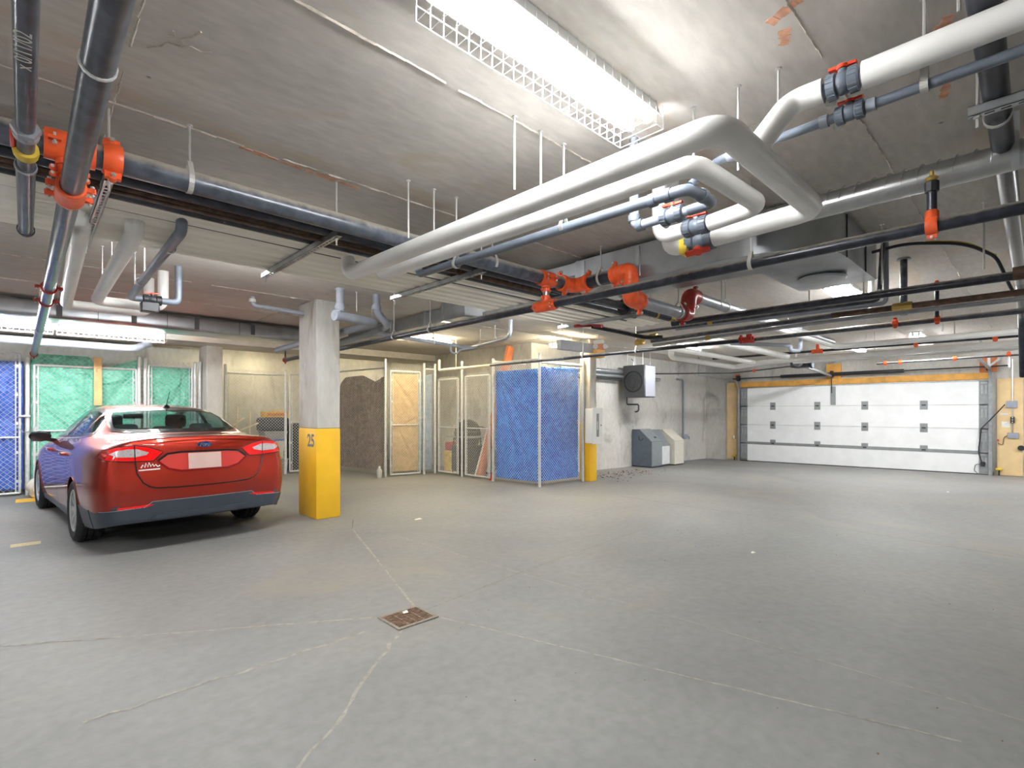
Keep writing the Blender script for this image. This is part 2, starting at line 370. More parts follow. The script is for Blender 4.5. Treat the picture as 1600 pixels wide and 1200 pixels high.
# ------------------------------------------------------------------ columns
def column(x0, x1, y0, y1, ztop, label, zy=1.21, zb=0.0, mark=None):
    t = thing('concrete_column', label, 'column', ((x0+x1)/2, (y0+y1)/2, zb), kind='structure')
    MB().bbox(x0, x1, y0, y1, zb+(zy if zy else 0), ztop, .012, 1).build('shaft', 'column', t)
    if zy: MB().bbox(x0-.004, x1+.004, y0-.004, y1+.004, zb, zb+zy, .014, 2).build('yellow_painted_base', 'yellow', t)
    return t
c25 = column(2.79, 3.12, 6.68, 7.28, CEIL, 'concrete column with yellow painted base stencilled 25 beside the red car')
column(8.38, 8.60, 6.45, 6.72, CEIL, 'slim concrete column with yellow base at the corner of the blue cage', 1.2)
column(2.65, 2.95, 11.75, 12.36, 2.79, 'bare concrete column between the green and brown cages', None)
def text(name, s, size, loc, right, up, mat, parent=None, ext=0.0015, align='CENTER', bold=0.0, shear=0.0):
    cu = bpy.data.curves.new(name, 'FONT'); cu.body = s; cu.size = size; cu.align_x = align; cu.align_y = 'CENTER'; cu.extrude = ext; cu.offset = bold; cu.shear = shear
    tmp = bpy.data.objects.new(name+'_tmp', cu); COL.objects.link(tmp)
    dg = bpy.context.evaluated_depsgraph_get(); me = bpy.data.meshes.new_from_object(tmp.evaluated_get(dg))
    bpy.data.objects.remove(tmp); me.name = name
    r, u = V(right).normalized(), V(up).normalized(); nrm = r.cross(u)
    org = wloc(parent) if parent else V((0,0,0))
    mt = Matrix((( r.x, u.x, nrm.x, loc[0]-org.x), (r.y, u.y, nrm.y, loc[1]-org.y), (r.z, u.z, nrm.z, loc[2]-org.z), (0,0,0,1)))
    me.transform(mt); me.materials.clear(); me.materials.append(M[mat])
    o = bpy.data.objects.new(name, me); COL.objects.link(o); o.parent = parent
    return o
text('bay_number', '25', 0.235, (2.786, 6.85, 1.04), (0,-1,0), (0,0,1), 'stencil', c25, bold=0.006)
# ------------------------------------------------------------------ fluorescent fixtures
def fixture(x0, x1, y, z, label, tube='tube', guard=True, w=0.15, group='fluorescent strip lights', flange=True):
    t = thing('strip_light', label, 'light', ((x0+x1)/2, y, z), group)
    b = MB(); b.bbox(x0, x1, y-w*.5, y+w*.5, z-.03, z, .006, 1)
    for q in ((-1, 1) if flange else ()): b.prism([(x0, y+q*w*.5, z-.002), (x0, y+q*w*.62, z-.066), (x0, y+q*w*.59, z-.066), (x0, y+q*w*.46, z-.002)], (x1-x0, 0, 0))
    b.build('housing', 'white', t)
    for s in (-1, 1):
        yy = y+s*w*.3; tb = MB().tube([(x0+.035, yy, z-.072), (x1-.035, yy, z-.072)], .0165, 10).build('tube', tube, t)
        for xx in (x0+.018, x1-.018): MB().bbox(xx-.014, xx+.014, yy-.018, yy+.018, z-.094, z-.03, .005, 1).build('lamp_holder', 'white', t)
    if guard:
        g = MB(); zl = z-.145; r = .0019; n = int((x1-x0)/.058)
        for i in range(n+1):
            x = x0+(x1-x0)*i/n
            g.tube([(x, y-w*.70, z-.03), (x, y-w*.72, zl), (x, y+w*.72, zl), (x, y+w*.70, z-.03)], r, 4)
        for yy, zz in ((-.72, zl), (0, zl), (.72, zl), (-.71, z-.09), (.71, z-.09)): g.tube([(x0, y+w*yy, zz), (x1, y+w*yy, zz)], r, 4)
        stuff(g.build('wire_guard', 'white', t, smooth=False))
    return t
fixture(0.98, 2.21, 1.385, CEIL, 'caged twin-tube strip light right above the white insulated pipes', w=.17)
fixture(6.55, 7.78, 1.62, CEIL, 'strip light half hidden behind the black pipes under the duct')
fixture(12.0, 13.2, 1.66, CEIL, 'small distant strip light nearest the garage door')
fixture(-1.02, .29, 9.98, 2.72, 'caged strip light at the left picture edge over the blue tarp', w=.14, flange=False)
fixture(.33, 1.66, 9.98, 2.72, 'caged strip light over the green tarp above the red car', w=.14, flange=False)
M['tube_half'] = emission('added_fill_tube', (.985, .99, 1.0), TUBE*.8)  # tubes of the added lamps above the tray and before the bins
M['tube_dim'] = emission('added_dim_fill_tube', (1.0, 0.88, 0.6), TUBE*.2)  # weak warm tubes of the added lamps behind the beam
fixture(3.15, 4.4, 12.72, CEIL, 'added fill light hidden behind the concrete beam over the boxes', 'tube_dim', guard=False, flange=False)  # lamp added out of sight to brighten the cage interior
fixture(6.2, 7.4, 12.72, CEIL, 'added fill light hidden behind the concrete beam over the brown cage', 'tube_dim', guard=False, flange=False)  # another unseen lamp, put in to light the brown cage and back wall
fixture(5.25, 6.45, 8.6, CEIL, 'warm strip light behind the thin grey drain near the beige gate', 'tube_warm', guard=False, flange=False)
fixture(10.4, 11.62, 5.7, CEIL, 'added fill light behind the ceiling pipes in front of the waste bins', 'tube_half', guard=False, flange=False)  # extra lamp, added to brighten the wall behind the bins
wl = fixture(7.35, 8.2, 6.62, 2.79, 'added short warm fill light behind the grey header box', 'tube_warm', guard=False, flange=False)  # invented lamp, tucked out of sight to light the locker wall
for xx in (7.5, 8.0): MB().tube([(xx, 6.62, 2.785), (xx, 6.62, CEIL)], .004, 5).build('hanger_rod', 'white', wl)
fixture(.95, 2.17, 5.05, CEIL, 'added fill light hidden above the tray in front of column 25', 'tube_half', guard=False, flange=False)  # added above the tray to light the column and the ceiling behind
fixture(4.75, 5.97, 5.05, CEIL, 'added fill light hidden above the right end of the tray', 'tube_half', guard=False, flange=False)  # same kind of added lamp, concealed by the tray
for i, (x, y, z) in enumerate(((-3.2, 2.4, 2.45), (-4.0, 7.0, 2.5), (8.5, -1.9, 2.5), (13.6, -1.1, 2.5), (-2.6, -2.6, 2.5), (13.3, 3.0, CEIL))):  # added lamps giving extra fill on ceiling, floor and garage door
    t = fixture(x, x+1.22, y, z, ['added pendant fill light on the left, out of view', 'added pendant fill light left of the red car, out of view', 'added pendant fill light right of the aisle, out of view', 'added pendant fill light beside the garage door, out of view', 'added pendant fill light behind the viewer on the left', 'added fill light behind the white pipes close to the garage door'][i], guard=False, flange=False)
    if z < CEIL:
        for xx in (x+.2, x+1.0): MB().tube([(xx, y, z), (xx, y, CEIL)], .004, 5).build('hanger_rod', 'white', t)
for x in (-.8, .1, .5, 1.5):
    MB().tube([(x, 9.98, 2.72), (x, 9.98, CEIL)], .004, 5).build('hanger_rod', 'white', bpy.data.objects['strip_light.003' if x < .3 else 'strip_light.004'])

# ------------------------------------------------------------------ chain-link cages
def clip(p, q, L, z0, z1):
    (x0, y0), (x1, y1) = p, q; dx, dy = x1-x0, y1-y0; t0, t1 = 0.0, 1.0
    for pp, qq in ((-dx, x0), (dx, L-x0), (-dy, y0-z0), (dy, z1-y0)):
        if abs(pp) < 1e-9:
            if qq < 0: return None
        else:
            r = qq/pp
            if pp < 0: t0 = max(t0, r)
            else: t1 = min(t1, r)
    return None if t0 >= t1 else ((x0+t0*dx, y0+t0*dy), (x0+t1*dx, y0+t1*dy))
def chain(parent, p0, p1, z0, z1, a=0.068, r=None, spikes=True):
    r = .0034 if a > .08 else .003
    p0, p1 = V((*p0, 0)), V((*p1, 0)); L = (p1-p0).length; d = (p1-p0).normalized(); nrm = V((d.y, -d.x, 0)); mb = MB()
    H = z1-z0
    for s in (-1, 1):
        c = -H-a if s > 0 else 0.0
        while c < L+H+a:
            seg = clip((c, z0), (c+s*(H), z1), L, z0, z1)
            if seg:
                (u0, h0), (u1, h1) = seg
                A = p0+d*u0+V((0,0,h0))+nrm*.002*s; B = p0+d*u1+V((0,0,h1))+nrm*.002*s
                dd = (B-A).normalized(); sd = dd.cross(nrm)
                vs = []
                for P in (A, B): vs += [P+nrm*r, P-nrm*r*.5+sd*r*.87, P-nrm*r*.5-sd*r*.87]
                mb.add(vs, [(0,1,4,3), (1,2,5,4), (2,0,3,5)])
            c += a
    return stuff(mb.build('chain_link', 'post', parent, smooth=False, recalc=False))
def post(parent, x, y, h, r=.03, z0=0.0, name='post'):
    b = MB().tube([(x, y, z0), (x, y, h)], r, 12); b.lathe([(r*1.12, 0), (r*1.12, .02), (r*.8, .035), (r*.2, .045)], (x, y, h-.005), (0,0,1), 12)
    for zz in (.25, .95, 1.65, h-.2): b.lathe([(r*1.1, -.012), (r*1.18, 0), (r*1.1, .012)], (x, y, zz), (0,0,1), 12)
    return b.build(name, 'post', parent)
def fence(label, p0, p1, h, posts=(), rails=(), a=.068, z0=.05, group='chain-link cages'):
    p0, p1 = V(p0), V(p1); c = (p0+p1)/2
    t = thing('chain_link_fence', label, 'fence', (c.x, c.y, 0), group)
    d = (p1-p0)
    for u, ph in posts:
        q = p0+d*u; post(t, q.x, q.y, ph)
    for z in rails: MB().tube([(*p0.xy, z), (*p1.xy, z)], .018, 8).build('rail', 'post', t)
    chain(t, p0.xy, p1.xy, z0, h, a)
    return t
def gate(label, p0, p1, zb, zt, mids=(1.1,), over=0.06, a=.068, latch=None, group='chain-link gates'):
    p0, p1 = V((*p0, 0)), V((*p1, 0)); c = (p0+p1)/2; t = thing('chain_link_gate', label, 'gate', (c.x, c.y, 0), group); r = .019
    for q in (p0, p1): MB().tube([q+V((0,0,zb)), q+V((0,0,zt))], r, 10).build('stile', 'post', t)
    for z in (zb, *mids, zt): MB().tube([p0+V((0,0,z)), p1+V((0,0,z))], r*(1 if z in (zb, zt) else .7), 8).build('rail', 'post', t)
    d = (p1-p0).normalized(); n = V((d.y, -d.x, 0))
    for q, s in ((p0, 1), (p1, -1)):                                # thin tension bars beside the stiles
        e = q+d*.05*s; MB().bar(e+V((0,0,zb)), e+V((0,0,zt)), .014, .006, n).build('tension_bar', 'post', t)
        cl = MB()
        for k in range(5):
            z = zb+.2+(zt-zb-.4)*k/4; cl.bar(q+V((0,0,z))-d*.022*s, e+V((0,0,z)), .012, .046, (0,0,1))
        cl.build('clamp_band', 'post', t)
    chain(t, (p0+d*.02).xy, (p1-d*.02).xy, zb, zt+over, a)
    if latch:
        q = p1 if latch > 0 else p0; l = MB(); zz = 1.28; l.lathe([(.04, -.02), (.045, 0), (.04, .02)], q+V((0,0,zz)), (0,0,1), 12)
        l.bar(q+V((0,0,zz+.03))+d*latch*.0, q+V((0,0,zz+.03))+d*latch*.16, .03, .03); l.bar(q+V((0,0,zz-.06)), q+V((0,0,zz-.06))+d*latch*.12, .02, .02)
        l.build('latch', 'post', t)
    return t
YF = 12.1
# left run, behind the car
gate('chain-link gate with blue tarp at the left picture edge', (-1.35, YF), (-.075, YF), .05, 2.42, (1.0,), .05, .084)
f = fence('grey terminal post run where the blue and green cages meet', (-.02, YF, 0), (.06, YF, 0), 2.3, ((.5, 2.36),), (), .084)
gate('wide chain-link gate over the green tarp behind the car', (.105, YF), (1.54, YF), .05, 2.25, (1.1,), .17, .084)
fence('two steel posts between the green tarp gates', (1.585, YF, 0), (1.68, YF, 0), 2.4, ((0, 2.48), (1, 2.46)), (), .084)
gate('narrow chain-link gate over green tarp next to the bare column', (1.735, YF), (2.47, YF), .05, 2.34, (1.1,), .1, .084)
fence('posts squeezed between green tarp and bare column', (2.525, YF, 0), (2.61, YF, 0), 2.3, ((0, 2.42), (1, 2.44)), (), .084)
fence('chain-link panel in front of stored boxes beside column 25', (3.085, YF, 0), (4.335, YF, 0), 2.36, ((0, 2.42), (1, 2.36)), (2.27,), .066)
MB().bar((3.155, YF, .05), (3.155, YF, 2.3), .016, .008).build('tension_bar', 'post', bpy.data.objects['chain_link_fence.003'])
gate('chain-link gate partly hidden behind column 25', (4.43, YF), (5.3, YF), .05, 2.3, (1.2,), .08)
# right lockers
fence('chain-link side of the brown tarp cage', (5.42, 12.1, 0), (5.72, 10.02, 0), 2.52, ((0, 2.45), (1, 2.57)), (2.4,), .06)
gate('chain-link gate lined with beige cloth', (5.83, 9.99), (6.52, 9.87), .04, 2.34, (1.14,), .07, .06, latch=1)
fence('narrow chain-link strip with pale blue sheet behind it', (6.61, 9.84, 0), (6.90, 9.82, 0), 2.5, ((0, 2.52), (1, 2.52)), (2.42,), .055)
gate('chain-link gate in front of the black barbecue', (6.93, 9.72), (6.95, 9.0), .06, 2.17, (1.08,), .06, .06, latch=1)
fence('tall round post between the two open locker gates', (6.955, 8.9, 0), (6.965, 8.86, 0), 2.2, ((.5, 2.52),), (), .06)
gate('chain-link gate in front of the bicycle', (6.96, 8.76), (6.98, 7.98), .06, 2.2, (1.08,), .07, .06)
fence('chain-link side of the blue tarp cage facing the gates', (6.985, 7.87, 0), (7.08, 6.65, 0), 2.45, ((0, 2.5), (1, 2.52)), (2.44,), .06)
fence('chain-link front of the blue tarp cage by the yellow column', (7.13, 6.64, 0), (8.31, 6.58, 0), 2.42, ((1, 2.46),), (2.38,), .06)
fence('chain-link divider between barbecue locker and blue cage', (7.0, 7.87, 0), (7.93, 7.87, 0), 2.5, (), (2.48,), .06)

# ------------------------------------------------------------------ tarps
def tarp(label, p0, p1, z0, z1, mat, cat='tarp', off=.05, folds=(), seed=0, amp=.02, sag=0.0, nu=84, nv=120, toppts=None):
    p0, p1 = V((*p0, 0)), V((*p1, 0)); d = p1-p0; L = d.length; n = V((-d.y, d.x, 0)).normalized()*(1 if off >= 0 else -1)
    mb = MB()
    def fn(u, v):
        top = z1 if toppts is None else z1+interp(toppts, u)
        s = sag*math.sin(PI*u)*v*v
        z = z0+(top-z0)*v-s
        q = V((u*L*2.2+seed, z*2.2, seed*3.1))
        h = amp*(noise.noise(q)+.6*noise.noise(q*2.3)+.35*noise.noise(q*5.1))+amp*.5*(abs(noise.noise(q*3.7))+.5*abs(noise.noise(q*8.3+V((3,1,7))))-.3)
        for (u0, v0, u1, v1, w, hh) in folds:                        # long creases pulled from a tie point
            ax, ay = (u1-u0)*L, (v1-v0)*(z1-z0); ll = math.hypot(ax, ay)
            px, py = (u-u0)*L, (v-v0)*(z1-z0); t = max(0, min(1, (px*ax+py*ay)/ll/ll)); dist = (px*ay-py*ax)/ll
            dx, dy = px-t*ax, py-t*ay; dd = math.hypot(dx, dy)/(w*(.35+t))
            h += hh*(.4+.6*math.sin(PI*min(1, t*1.1)))*math.exp(-dd*dd)*(1 if True else dist)
        return p0+d*u+n*(abs(off)+max(-abs(off)*.7, h))+V((0,0,z))
    mb.grid(fn, nu, nv)
    o = mb.build('tarpaulin', mat, None, angle=180, recalc=False)
    sm = o.modifiers.new('thick', 'SOLIDIFY'); sm.thickness = .002; sm.offset = 0
    return tag(o, label, cat)
def interp(pts, u):
    for (a, b), (c, e) in zip(pts, pts[1:]):
        if u <= c: return b+(e-b)*(u-a)/(c-a)
    return pts[-1][1]
F = lambda *a: a
tarp('blue tarp behind the gate at the left picture edge', (-1.35, YF), (-.03, YF), .1, 2.3, 'off' if False else 't_blue_dk', off=.07, seed=3, amp=.03, folds=[F(.2,1,.5,.2,.08,.04), F(.9,1,.6,.1,.06,.03), F(.1,.5,.9,.42,.05,-.04)])
tarp('light green tarp on the wide gate behind the car', (.06, YF), (1.62, YF), .12, 2.45, 't_green', off=.05, seed=11, amp=.028, toppts=[(0, 0), (.5, .0), (.56, -.16), (.64, -.2), (.98, 0), (1, 0)],
     folds=[F(.02,.98,.5,.75,.09,-.04), F(.5,.97,.4,.2,.07,.035), F(.98,.97,.6,.6,.08,.035), F(.62,.9,.75,.4,.06,.03), F(.1,.6,.45,.3,.06,.03), F(.0,.88,1,.86,.03,-.04)])
tarp('light green tarp on the narrow gate by the bare column', (1.66, YF), (2.48, YF), .12, 2.36, 't_green', off=.05, seed=23, amp=.022, folds=[F(.95,.98,.3,.4,.07,.03), F(.1,.98,.5,.3,.07,.03), F(.8,.98,.7,.2,.05,.03)])
tarp('glossy brown tarp sagging inside the cage right of column 25', (5.44, 12.0), (5.71, 10.06), .12, 2.26, 't_brown', off=.06, seed=31, amp=.035, toppts=[(0, -.5), (.12, -.1), (.2, -.0), (.55, .02), (.8, -.14), (1, -.02)],
     folds=[F(.2,.98,.35,.1,.09,.06), F(.5,.98,.8,.3,.07,-.06), F(.48,.98,.5,.3,.05,.05), F(.1,.6,.5,.05,.1,.05), F(.9,.9,.75,.1,.08,.05), F(.3,.3,.7,.05,.1,-.05)])
tarp('beige cloth hung inside the chain-link gate', (5.87, 9.985), (6.49, 9.875), .1, 2.28, 't_beige', 'cloth', off=.03, seed=41, amp=.016, folds=[F(.05,.97,.95,.6,.06,.03), F(.95,.55,.1,.42,.05,.03), F(.3,.4,.9,.05,.05,.03), F(.9,.97,.5,.7,.06,-.02)])
tarp('pale blue sheet in the narrow gap beside the beige gate', (6.45, 9.95), (6.9, 9.92), .08, 2.32, 't_pale', 'sheet', off=.03, seed=47, amp=.02, toppts=[(0, -.4), (.3, -.1), (1, 0)])
tarp('blue tarp on the cage side beside the bicycle gate', (7.0, 7.84), (7.1, 6.68), .08, 2.27, 't_blue', off=.04, seed=53, amp=.018, sag=.0,
     folds=[F(.05,.98,.75,.35,.07,.05), F(.05,.98,.95,.55,.06,-.045), F(.05,.98,.5,.1,.07,.04), F(.8,.99,.55,.85,.07,.05), F(.8,.99,1.0,.8,.05,.04), F(.9,.6,.6,.1,.08,.03)])
tarp('blue tarp on the cage front beside the yellow column', (7.13, 6.66), (8.22, 6.61), .09, 2.31, 't_blue', off=.03, seed=61, amp=.016,
     folds=[F(.1,.98,.7,.5,.06,.03), F(.95,.98,.1,.2,.07,.03), F(.5,.98,.3,.4,.06,.025), F(.1,.5,.4,.05,.07,.04), F(.98,.4,.2,.08,.06,.035)])
# board hung on the green gate, with a scribbled mark
bd = tag(MB().bbox(.90, 1.02, YF-.062, YF-.022, 1.55, 2.44, .004, 1).build('hanging_board', 'wood'), 'short pale wooden board hung over the green tarp gate', 'board')
ms = MB()
for a, b in (((.925, 2.22), (.99, 2.24)), ((.955, 2.235), (.935, 2.16)), ((1.0, 2.2), (1.012, 2.24)), ((.93, 2.2), (.96, 2.17))): ms.bar((a[0], YF-.0635, a[1]), (b[0], YF-.0635, b[1]), .004, .012, (0,1,0))
ms.build('pen_mark', 'blk', bd, smooth=False)
# chain and padlock around the terminal post
ch = thing('lock_chain', 'loose padlock chain looped round the post left of the green gate', 'chain', (.02, YF-.05, 1.2))
for k in range(22):
    u = k/21; p = V((-.1+.26*u, YF-.06-.03*math.sin(PI*u), 1.16-.12*math.sin(PI*u)+.1*u)); q = V((-.1+.26*(u+.04), YF-.06-.03*math.sin(PI*u), 1.16-.12*math.sin(PI*(u+.04))+.1*u))
    dd = (q-p).normalized(); sd = V((0,1,0)) if k % 2 else dd.cross(V((0,1,0)))
    MB().tube([p+dd*.016*math.cos(a)+sd*.009*math.sin(a) for a in [2*PI*i/10 for i in range(10)]], .0032, 5, closed=True).build('link', 'galv', ch)
MB().tube([(-.09, YF-.05, 1.36), (.06, YF-.06, 1.36)], .018, 8).build('hasp_bar', 'post', ch)
# crumpled bag on the floor
bg = MB(); bg.ball((0,0,0), 1, 26, 18)
for i, p in enumerate(bg.v):
    n = noise.noise(p*1.6+V((4,1,2)))*.34+noise.noise(p*4.2)*.14; w = 1-.62*max(0, p.z)**1.2
    bg.v[i] = V((.20+p.x*.2*(1+n)*w+.10*max(0,p.z), 11.70+p.y*.19*(1+n)*w, max(.004, .21+p.z*.27*(1+n*.5)-.02)))
tag(bg.build('plastic_bag', simple('translucent_white_bag', srgb(214, 208, 198), .4, var=.15, vscale=14, bump=.3, bscale=20), angle=60), 'crumpled white plastic bag beside the front wheel of the car', 'bag')
# ------------------------------------------------------------------ stored things in the cages
def crate(name, label, cat, x0, x1, y0, y1, z0, z1, mat, taper=.08, lid=None, rim=True):
    t = thing(name, label, cat, ((x0+x1)/2, (y0+y1)/2, z0)); cx, cy = (x0+x1)/2, (y0+y1)/2; hx, hy = (x1-x0)/2, (y1-y0)/2; k = 1-taper
    b = MB(); vs = [(cx+sx*hx*s, cy+sy*hy*s, z) for z, s in ((z0, k), (z1, 1)) for sx, sy in ((-1,-1),(1,-1),(1,1),(-1,1))]
    b.add(vs, [(3,2,1,0), (0,1,5,4), (1,2,6,5), (2,3,7,6), (3,0,4,7)]+([(4,5,6,7)]))
    b.build('body', mat, t, smooth=False)
    if rim: MB().bbox(x0-.012, x1+.012, y0-.012, y1+.012, z1-.03, z1+.006, .006, 1).build('rim', lid or mat, t)
    return t
M['tub'] = simple('cream_plastic_tub', srgb(214, 208, 190), .45); M['tub_blue'] = simple('blue_rim', srgb(58, 104, 190), .4)
M['box_y'] = simple('yellow_carton', srgb(222, 172, 70), .6, var=.2, vscale=20); M['case'] = simple('black_suitcase', srgb(36, 38, 44), .6, var=.2)
M['tub_grey'] = simple('grey_tub', srgb(150, 150, 150), .5, var=.1); M['navy'] = simple('dark_navy_case', srgb(40, 48, 66), .55, var=.2)
crate('plastic_tub', 'cream plastic tub with blue rim behind the chain-link panel', 'tub', 3.95, 4.45, 12.45, 12.9, .35, .78, 'tub', .15, 'tub_blue')
crate('storage_box', 'grey storage box under the cream tub in the cage', 'box', 3.85, 4.5, 12.4, 12.95, 0, .32, 'tub_grey', .05)
crate('storage_box', 'pale box on the cream tub below the black suitcase', 'box', 4.0, 4.5, 12.45, 12.9, .79, .97, 'tub_grey', .02)
tag(MB().bbox(3.95, 4.55, 12.45, 12.95, .98, 1.3, .05, 3).build('suitcase', 'navy'), 'black suitcase lying on the stored boxes in the cage', 'suitcase')
ybx = tag(MB().bbox(4.02, 4.54, 12.5, 12.85, 1.305, 1.44, .006, 1).build('carton', 'box_y'), 'flat yellow carton on top of the black suitcase', 'box')
MB().box(4.06, 4.5, 12.494, 12.5, 1.34, 1.40).build('printed_band', 'wood_r', ybx); MB().tube([(4.2, 12.6, 1.44), (4.3, 12.55, 1.49), (4.45, 12.6, 1.45)], .012, 6).build('strap', 'tape', ybx)
crate('storage_bin', 'dark storage bin at the right of the caged boxes', 'bin', 4.6, 5.2, 12.4, 13.0, 0, .7, 'case', .08)
crate('storage_bin', 'black bin low in the cage left of the cream tub', 'bin', 3.15, 3.7, 12.45, 13.0, 0, .75, 'case', .1)
ch = thing('folding_chair', 'upturned folding chair with pale legs in the cage', 'chair', (3.55, 12.7, .75))
MB().bbox(3.3, 3.75, 12.5, 12.9, .76, .82, .02, 2).build('seat', 'case', ch)
for a, b in (((3.4, 12.52, .8), (3.46, 12.6, 1.55)), ((3.7, 12.52, .8), (3.72, 12.6, 1.42)), ((3.25, 12.55, 1.05), (3.6, 12.6, 1.3)), ((3.45, 12.5, 1.0), (3.85, 12.42, 1.18))): MB().tube([a, b], .016, 8).build('leg', 'cream_pipe', ch)
tag(MB().bbox(4.62, 5.22, 12.45, 12.95, .71, 1.15, .04, 2).build('duffel_bag', 'case'), 'dark duffel bag behind the gate next to column 25', 'bag')
# barbecue
q = thing('barbecue', 'black kettle barbecue with side shelf behind the locker gate', 'barbecue', (7.45, 9.3, 0))
lid = MB().lathe([(.30*math.cos(a), .28*math.sin(a)) for a in [i*PI/2/8 for i in range(9)]], (7.45, 9.3, .98), (0,0,1), 20); lid.build('lid', 'blk', q)
MB().lathe([(.12, .55), (.26, .68), (.31, .86), (.315, .97)], (7.45, 9.3, 0), (0,0,1), 20).build('bowl', 'blk', q)
MB().bbox(7.15, 7.75, 8.86, 9.74, .84, .88, .01, 1).build('side_shelf', 'tub_grey', q)
MB().bbox(7.2, 7.7, 9.02, 9.6, .06, .66, .02, 1).build('cabinet', 'case', q)
for dx, dy in ((-.22, -.26), (.22, -.26), (-.22, .28), (.22, .28)): MB().tube([(7.45+dx, 9.3+dy, 0), (7.45+dx*.9, 9.3+dy*.9, .86)], .016, 8).build('leg', 'blk', q)
MB().tube([(7.13, 9.2, 1.1), (7.09, 9.25, 1.12), (7.09, 9.36, 1.12), (7.13, 9.4, 1.1)], .01, 6).build('handle', 'bolt', q)
crate('storage_box', 'yellow tub on the floor left of the barbecue', 'box', 7.2, 7.6, 9.42+.22, 9.8+.1, .0, .5, 'tape', .06)
tag(MB().bbox(7.22, 7.6, 9.66, 9.88, .515, .72, .02, 2).build('red_bag', 'red'), 'small red bag on the yellow tub in the locker', 'bag')
# orange planks leaning in the corner
def plank(label, a, b, w, h, mat, up=(0,1,0)):
    return tag(MB().bar(a, b, w, h, up).build('plank', mat), label, 'plank', 'planks leaning in the locker')
plank('long orange-red plank leaning up to the ceiling in the locker', (7.14, 8.45, .02), (7.6, 8.0, 2.85), .26, .06, 'wood_r', (0,.3,1))
plank('shorter orange board leaning beside the bicycle', (7.12, 8.6, .02), (7.5, 8.35, 1.45), .16, .03, 'wood_r', (0,.3,1))
plank('white-faced narrow strip leaning on the orange board', (7.07, 8.56, .02), (7.36, 8.33, 1.4), .05, .03, 'paper', (0,.3,1))
# bicycle
bk = thing('bicycle', 'bicycle with black handlebar leaning behind the locker gate', 'bicycle', (7.6, 8.3, 0))
M['bike'] = simple('bike_dark_frame', srgb(54, 50, 52), .4, .3)
wy = (7.98, 8.85-.22); cz = .33
for yy in (8.24, 8.72):
    wx = 7.62
    w = MB().tube([(wx, yy+.31*math.cos(a)*.9, cz+.31*math.sin(a)) for a in [2*PI*i/28 for i in range(28)]], .02, 8, closed=True).build('wheel', 'rubber', bk)
    sp = MB()
    for k in range(14):
        a = 2*PI*k/14; sp.tube([(wx, yy, cz), (wx, yy+.3*math.cos(a)*.9, cz+.3*math.sin(a))], .002, 4)
    sp.build('spokes', 'bolt', w)
hb = (7.5, 8.62, 1.03)
for a, b in (((7.62, 8.24, cz), (7.62, 8.38, .3)), ((7.62, 8.24, cz), (7.6, 8.25, .78)), ((7.62, 8.38, .3), (7.6, 8.25, .88)), ((7.62, 8.38, .3), (7.57, 8.6, .78)), ((7.6, 8.25, .78), (7.56, 8.6, .84)), ((7.62, 8.72, cz), (7.53, 8.61, 1.02))): MB().tube([a, b], .017, 8).build('frame_tube', 'bike', bk)
MB().tube(fillet([(7.2, 8.72, 1.08), (7.3, 8.64, 1.1), (7.5, 8.6, 1.05), (7.7, 8.6, 1.1), (7.85, 8.66, 1.08)], .05), .013, 8).build('handlebar', 'blk', bk)
MB().bbox(7.53, 7.68, 8.1, 8.36, .9, .95, .02, 2).build('saddle', 'blk', bk)
tag(MB().lathe([(.055, 0), (.06, .03), (.06, .1), (.02, .13)], (7.1, 8.05, .0), (0,0,1), 14).build('red_bottle', 'redhandle'), 'small red container on the floor by the locker gate post', 'container')
# bottle on the floor at the brown cage
bt = thing('water_jug', 'clear plastic jug on the floor by the brown tarp cage post', 'jug', (5.55, 9.98, 0))
MB().lathe([(.05, 0), (.055, .02), (.055, .17), (.022, .22)], (5.55, 9.98, 0), (0,0,1), 14).build('body', simple('cloudy_plastic', srgb(190, 190, 184), .3), bt)
MB().lathe([(.024, .22), (.024, .25)], (5.55, 9.98, 0), (0,0,1), 12).build('cap', 'paper', bt)
# ------------------------------------------------------------------ things on the far wall
cb = thing('extinguisher_cabinet', 'white fire extinguisher cabinet with narrow window on the yellow column', 'cabinet', (8.36, 6.35, .78))
MB().bbox(8.21, 8.52, 6.27, 6.45, .80, 1.50, .008, 1).build('body', 'white', cb)
dr = MB().bbox(8.2, 8.53, 6.245, 6.268, .785, 1.515, .006, 1).build('door', 'white', cb)
MB().box(8.325, 8.405, 6.241, 6.246, .93, 1.4).build('window', simple('grey_window', srgb(150, 156, 158), .2), dr)
MB().box(8.345, 8.365, 6.2398, 6.2412, 1.07, 1.24).build('pale_lettering_strip', 'paper', dr)
MB().lathe([(.012, 0), (.012, .012)], (8.47, 6.246, 1.16), (0,-1,0), 10).build('lock', 'blk', dr)
ht = thing('unit_heater', 'suspended charcoal unit heater with round fan grille on the far wall', 'heater', (11.42, 7.2, 1.78))
MB().bbox(11.17, 11.68, 6.9, 7.53, 1.80, 2.62, .015, 1).build('casing', 'heater_dk', ht)
MB().bbox(11.2, 11.66, 6.885, 6.9, 1.82, 2.6, .004, 1).build('front_panel', 'heater_lt', ht)
MB().lathe([(.27, 0), (.27, .012), (.25, .012), (.24, -.06), (.02, -.07)], (11.172, 7.23, 2.2), (-1,0,0), 28).build('fan_opening', 'void', ht)
fb = MB()
for k in range(5):
    a = 2*PI*k/5; fb.obox((11.165, 7.23+.12*math.cos(a), 2.2+.12*math.sin(a)), (.006, 0, 0), (.004*0, .1*math.cos(a), .1*math.sin(a)), (.008, -.05*math.sin(a), .05*math.cos(a)))
